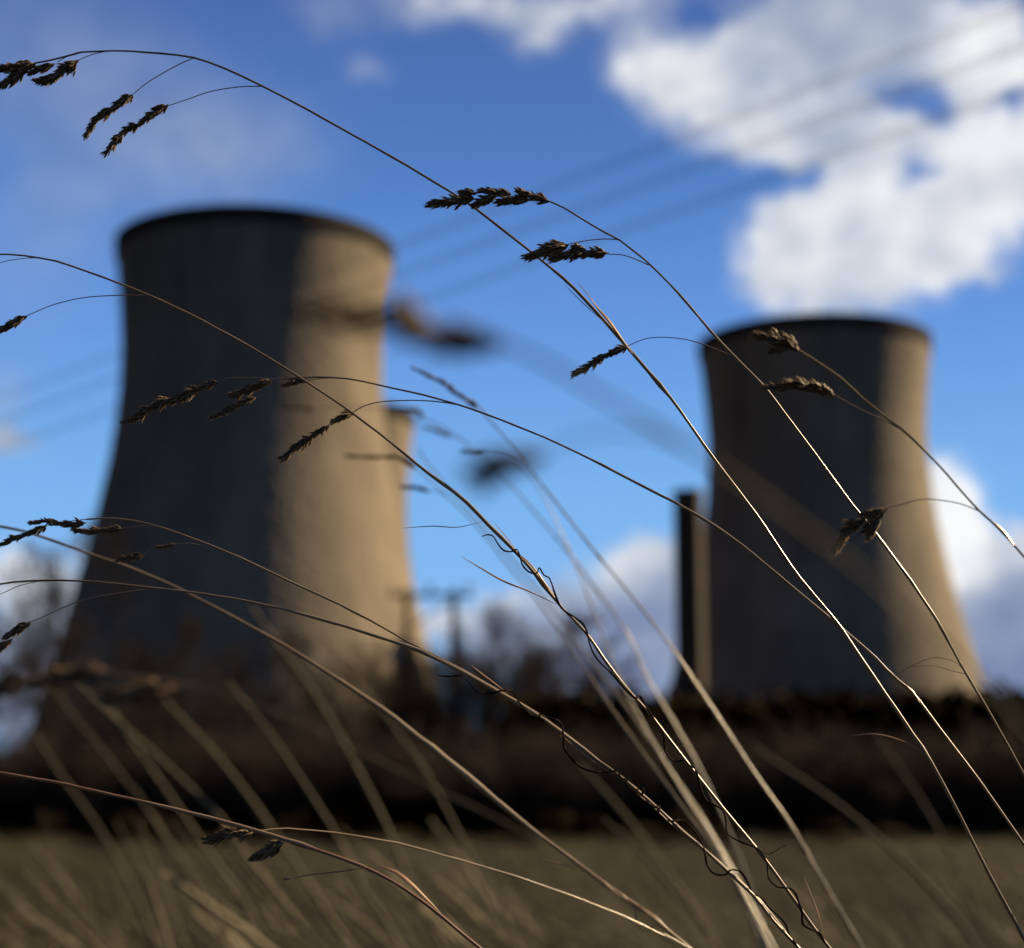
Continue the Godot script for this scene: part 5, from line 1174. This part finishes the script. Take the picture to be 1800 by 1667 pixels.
	o = stalk("blurred blade in the bottom left corner leaning over the field", "blurred straws behind the stems", [-896.0, 981.3, -3548.9, -878.0, 955.4, -3546.8, -860.0, 929.6, -3544.7, -841.5, 904.3, -3542.6, -822.5, 879.5, -3540.3, -803.0, 855.2, -3537.9, -783.6, 831.0, -3535.6, -765.2, 806.2, -3533.3, -748.1, 780.8, -3531.2, -731.8, 755.0, -3529.1, -716.0, 729.1, -3527.0, -700.8, 703.0, -3525.0, -686.2, 676.7, -3523.0, -672.6, 650.2, -3521.1, -659.8, 623.4, -3519.2, -647.6, 596.4, -3517.3, -635.5, 569.6, -3515.4, -608.0, 504.6, -3511.2, -583.4, 437.9, -3507.3, -561.7, 369.4, -3503.9, -542.7, 299.0, -3501.0, -526.7, 227.0, -3498.5, -513.4, 153.1, -3496.4, -503.0, 77.4, -3494.8, -495.4, 0.0, -3493.6], 3.344, 6.015, "dull", [], 29)
	o = stalk("dim blurred straw rising past the left edge of the tower foot", "blurred straws behind the stems", [-845.1, 1083.1, -3366.6, -827.2, 1059.7, -3366.1, -809.2, 1036.5, -3365.5, -790.7, 1013.8, -3364.9, -771.7, 991.7, -3364.1, -752.2, 969.9, -3363.3, -733.0, 948.2, -3362.5, -714.2, 926.1, -3361.7, -695.9, 903.7, -3361.0, -677.8, 881.3, -3360.3, -659.8, 859.0, -3359.6, -641.9, 836.7, -3358.9, -624.1, 814.4, -3358.2, -606.7, 791.9, -3357.5, -589.9, 769.1, -3356.9, -573.9, 745.9, -3356.3, -558.4, 722.5, -3355.8, -543.7, 698.7, -3355.4, -529.8, 674.6, -3355.0, -516.4, 650.3, -3354.7, -503.1, 626.1, -3354.3, -483.3, 589.8, -3353.8, -448.9, 522.5, -3352.9, -418.2, 453.4, -3352.0, -391.0, 382.4, -3351.3, -367.5, 309.6, -3350.7, -347.6, 235.0, -3350.1, -331.4, 158.5, -3349.7, -318.8, 80.2, -3349.3, -309.8, 0.0, -3349.1], 2.508, 4.511, "dull", [], 30)
	o = stalk("soft straw right of the leaf curl with a bright lower end", "blurred straws behind the stems", [-218.2, 787.9, -2445.6, -207.1, 770.2, -2440.4, -195.9, 752.9, -2435.2, -183.9, 736.3, -2429.9, -171.1, 720.4, -2424.4, -157.4, 705.4, -2418.8, -143.5, 690.8, -2413.1, -130.3, 675.9, -2407.5, -118.7, 660.1, -2402.1, -109.2, 642.9, -2396.9, -71.4, 569.6, -2375.9, -37.6, 494.2, -2357.2, -8.0, 416.9, -2340.8, 17.5, 337.5, -2326.7, 38.8, 256.2, -2314.9, 56.1, 172.8, -2305.3, 69.3, 87.4, -2298.0, 78.3, 0.0, -2293.0], 1.629, 2.929, "mid", [], 31)
	o = stalk("blurred stalk in the lower left between two leaning straws", "blurred straws behind the stems", [-654.1, 1001.8, -3056.3, -638.4, 980.0, -3055.2, -622.8, 958.3, -3054.2, -607.2, 936.7, -3053.0, -591.5, 915.3, -3051.9, -575.6, 894.0, -3050.7, -559.8, 872.9, -3049.5, -543.9, 851.9, -3048.3, -528.2, 830.9, -3047.1, -512.6, 809.9, -3045.9, -497.0, 789.0, -3044.6, -481.5, 768.2, -3043.3, -465.8, 747.6, -3042.1, -450.0, 727.2, -3040.7, -434.4, 706.8, -3039.4, -419.4, 686.1, -3038.1, -405.6, 664.8, -3037.0, -392.9, 642.9, -3035.9, -374.8, 609.8, -3034.4, -339.2, 540.2, -3031.4, -307.4, 468.8, -3028.7, -279.4, 395.4, -3026.4, -255.2, 320.1, -3024.3, -234.8, 243.0, -3022.6, -218.1, 163.9, -3021.2, -205.3, 82.9, -3020.1, -196.2, 0.0, -3019.4], 2.269, 4.082, "mid", [], 32)
	tendril("black curly tendril wound round the doubled stem over the field", [-27.3, 857.2, -700.1, -23.0, 857.2, -703.3, -18.0, 857.0, -700.1, -15.3, 854.1, -703.9, -13.1, 851.4, -701.2, -8.1, 851.0, -704.5, -3.2, 851.8, -701.1, 0.0, 851.6, -704.4, 1.3, 849.9, -701.5, 2.6, 847.8, -705.1, 5.3, 844.3, -702.5, 8.9, 842.0, -706.2, 12.3, 840.5, -703.3, 10.6, 842.0, -706.2, 10.2, 843.0, -702.8, 12.8, 842.2, -706.2, 15.9, 841.2, -703.1, 18.3, 839.9, -706.6, 19.3, 834.3, -704.4, 19.3, 831.5, -708.2, 21.2, 827.9, -705.7, 26.2, 823.6, -709.7, 31.1, 822.0, -706.8, 35.5, 822.1, -710.0, 39.2, 822.2, -706.7, 40.8, 819.8, -710.5, 43.2, 819.3, -707.3, 42.1, 817.8, -710.9, 45.5, 814.8, -708.2, 48.0, 816.5, -711.1, 49.1, 815.0, -708.1, 48.5, 813.2, -711.7, 52.1, 809.4, -709.2, 55.3, 809.4, -712.5, 54.6, 806.9, -709.7, 57.4, 804.8, -713.3, 59.7, 804.0, -710.2, 63.8, 804.2, -713.5, 67.7, 800.6, -710.9, 71.2, 795.4, -715.1, 71.7, 792.3, -712.5, 73.1, 787.5, -716.6, 75.6, 784.6, -713.9, 80.2, 784.5, -717.2, 81.3, 786.1, -713.7, 85.3, 785.6, -717.0, 87.6, 781.9, -714.4, 89.7, 778.1, -718.4, 93.1, 775.7, -715.6, 95.9, 772.6, -719.5, 101.2, 767.2, -717.3, 103.3, 763.0, -721.3, 105.8, 758.6, -718.9], 0.361)
	tendril("black zigzag tendril clinging to the long twined stem beside the bright straw", [-11.0, 907.8, -688.4, -8.9, 908.9, -691.4, -6.8, 907.6, -688.4, -5.3, 905.6, -692.1, -3.0, 902.6, -689.4, 0.0, 902.7, -692.6, 1.7, 903.0, -689.3, 2.8, 901.6, -692.8, 3.8, 897.6, -690.3, 6.4, 895.2, -694.1, 9.1, 894.3, -691.0, 10.2, 896.8, -693.7, 11.8, 893.7, -691.1, 13.8, 893.1, -694.5, 15.0, 889.8, -691.8, 15.9, 887.5, -695.5, 17.9, 882.3, -693.3, 20.8, 880.2, -696.9, 22.8, 878.6, -694.0, 24.6, 877.7, -697.4, 26.2, 876.1, -694.4, 28.0, 873.1, -698.3, 28.7, 869.0, -695.8, 30.5, 865.2, -699.8, 33.1, 861.4, -697.3, 36.3, 858.9, -701.0, 39.5, 854.9, -698.5, 43.2, 851.4, -702.4, 46.0, 848.7, -699.7, 47.5, 850.0, -702.7, 50.2, 845.2, -700.3, 52.6, 841.9, -704.2, 56.1, 836.3, -702.0, 56.8, 831.4, -706.2, 57.8, 827.8, -703.7, 61.1, 825.8, -707.3, 63.7, 826.3, -703.9, 66.8, 824.0, -707.6, 68.0, 823.0, -704.6, 69.5, 819.0, -708.6, 70.9, 813.5, -706.4, 73.6, 810.8, -710.1, 77.9, 808.3, -707.4, 79.7, 804.2, -711.4, 80.0, 799.4, -709.1, 85.0, 796.5, -712.9, 88.8, 795.0, -709.9, 92.2, 793.5, -713.4, 94.5, 789.2, -711.0, 95.2, 786.7, -714.8, 95.2, 783.2, -712.2, 98.6, 780.0, -716.0, 100.9, 779.7, -712.8, 103.5, 779.4, -716.1, 105.1, 777.8, -713.2, 106.8, 774.6, -717.1, 107.6, 771.0, -714.5, 108.3, 766.5, -718.6, 110.2, 764.8, -715.7, 114.5, 763.1, -719.2, 116.1, 759.6, -716.7], 0.338)
	tendril("tiny loose curl of tendril on the twined stem's upper right", [93.1, 792.9, -712.3, 96.1, 791.9, -715.8, 98.4, 793.3, -712.3, 100.8, 794.6, -715.3, 102.2, 795.0, -711.9], 0.212)
	tendril("thin dark curl hanging where the soft scaly stem meets the thin straight stem", [54.1, 766.6, -839.5, 54.8, 761.1, -843.8, 56.5, 757.9, -841.2, 59.8, 757.4, -844.5, 62.0, 760.3, -840.7, 66.0, 758.7, -844.3], 0.298)
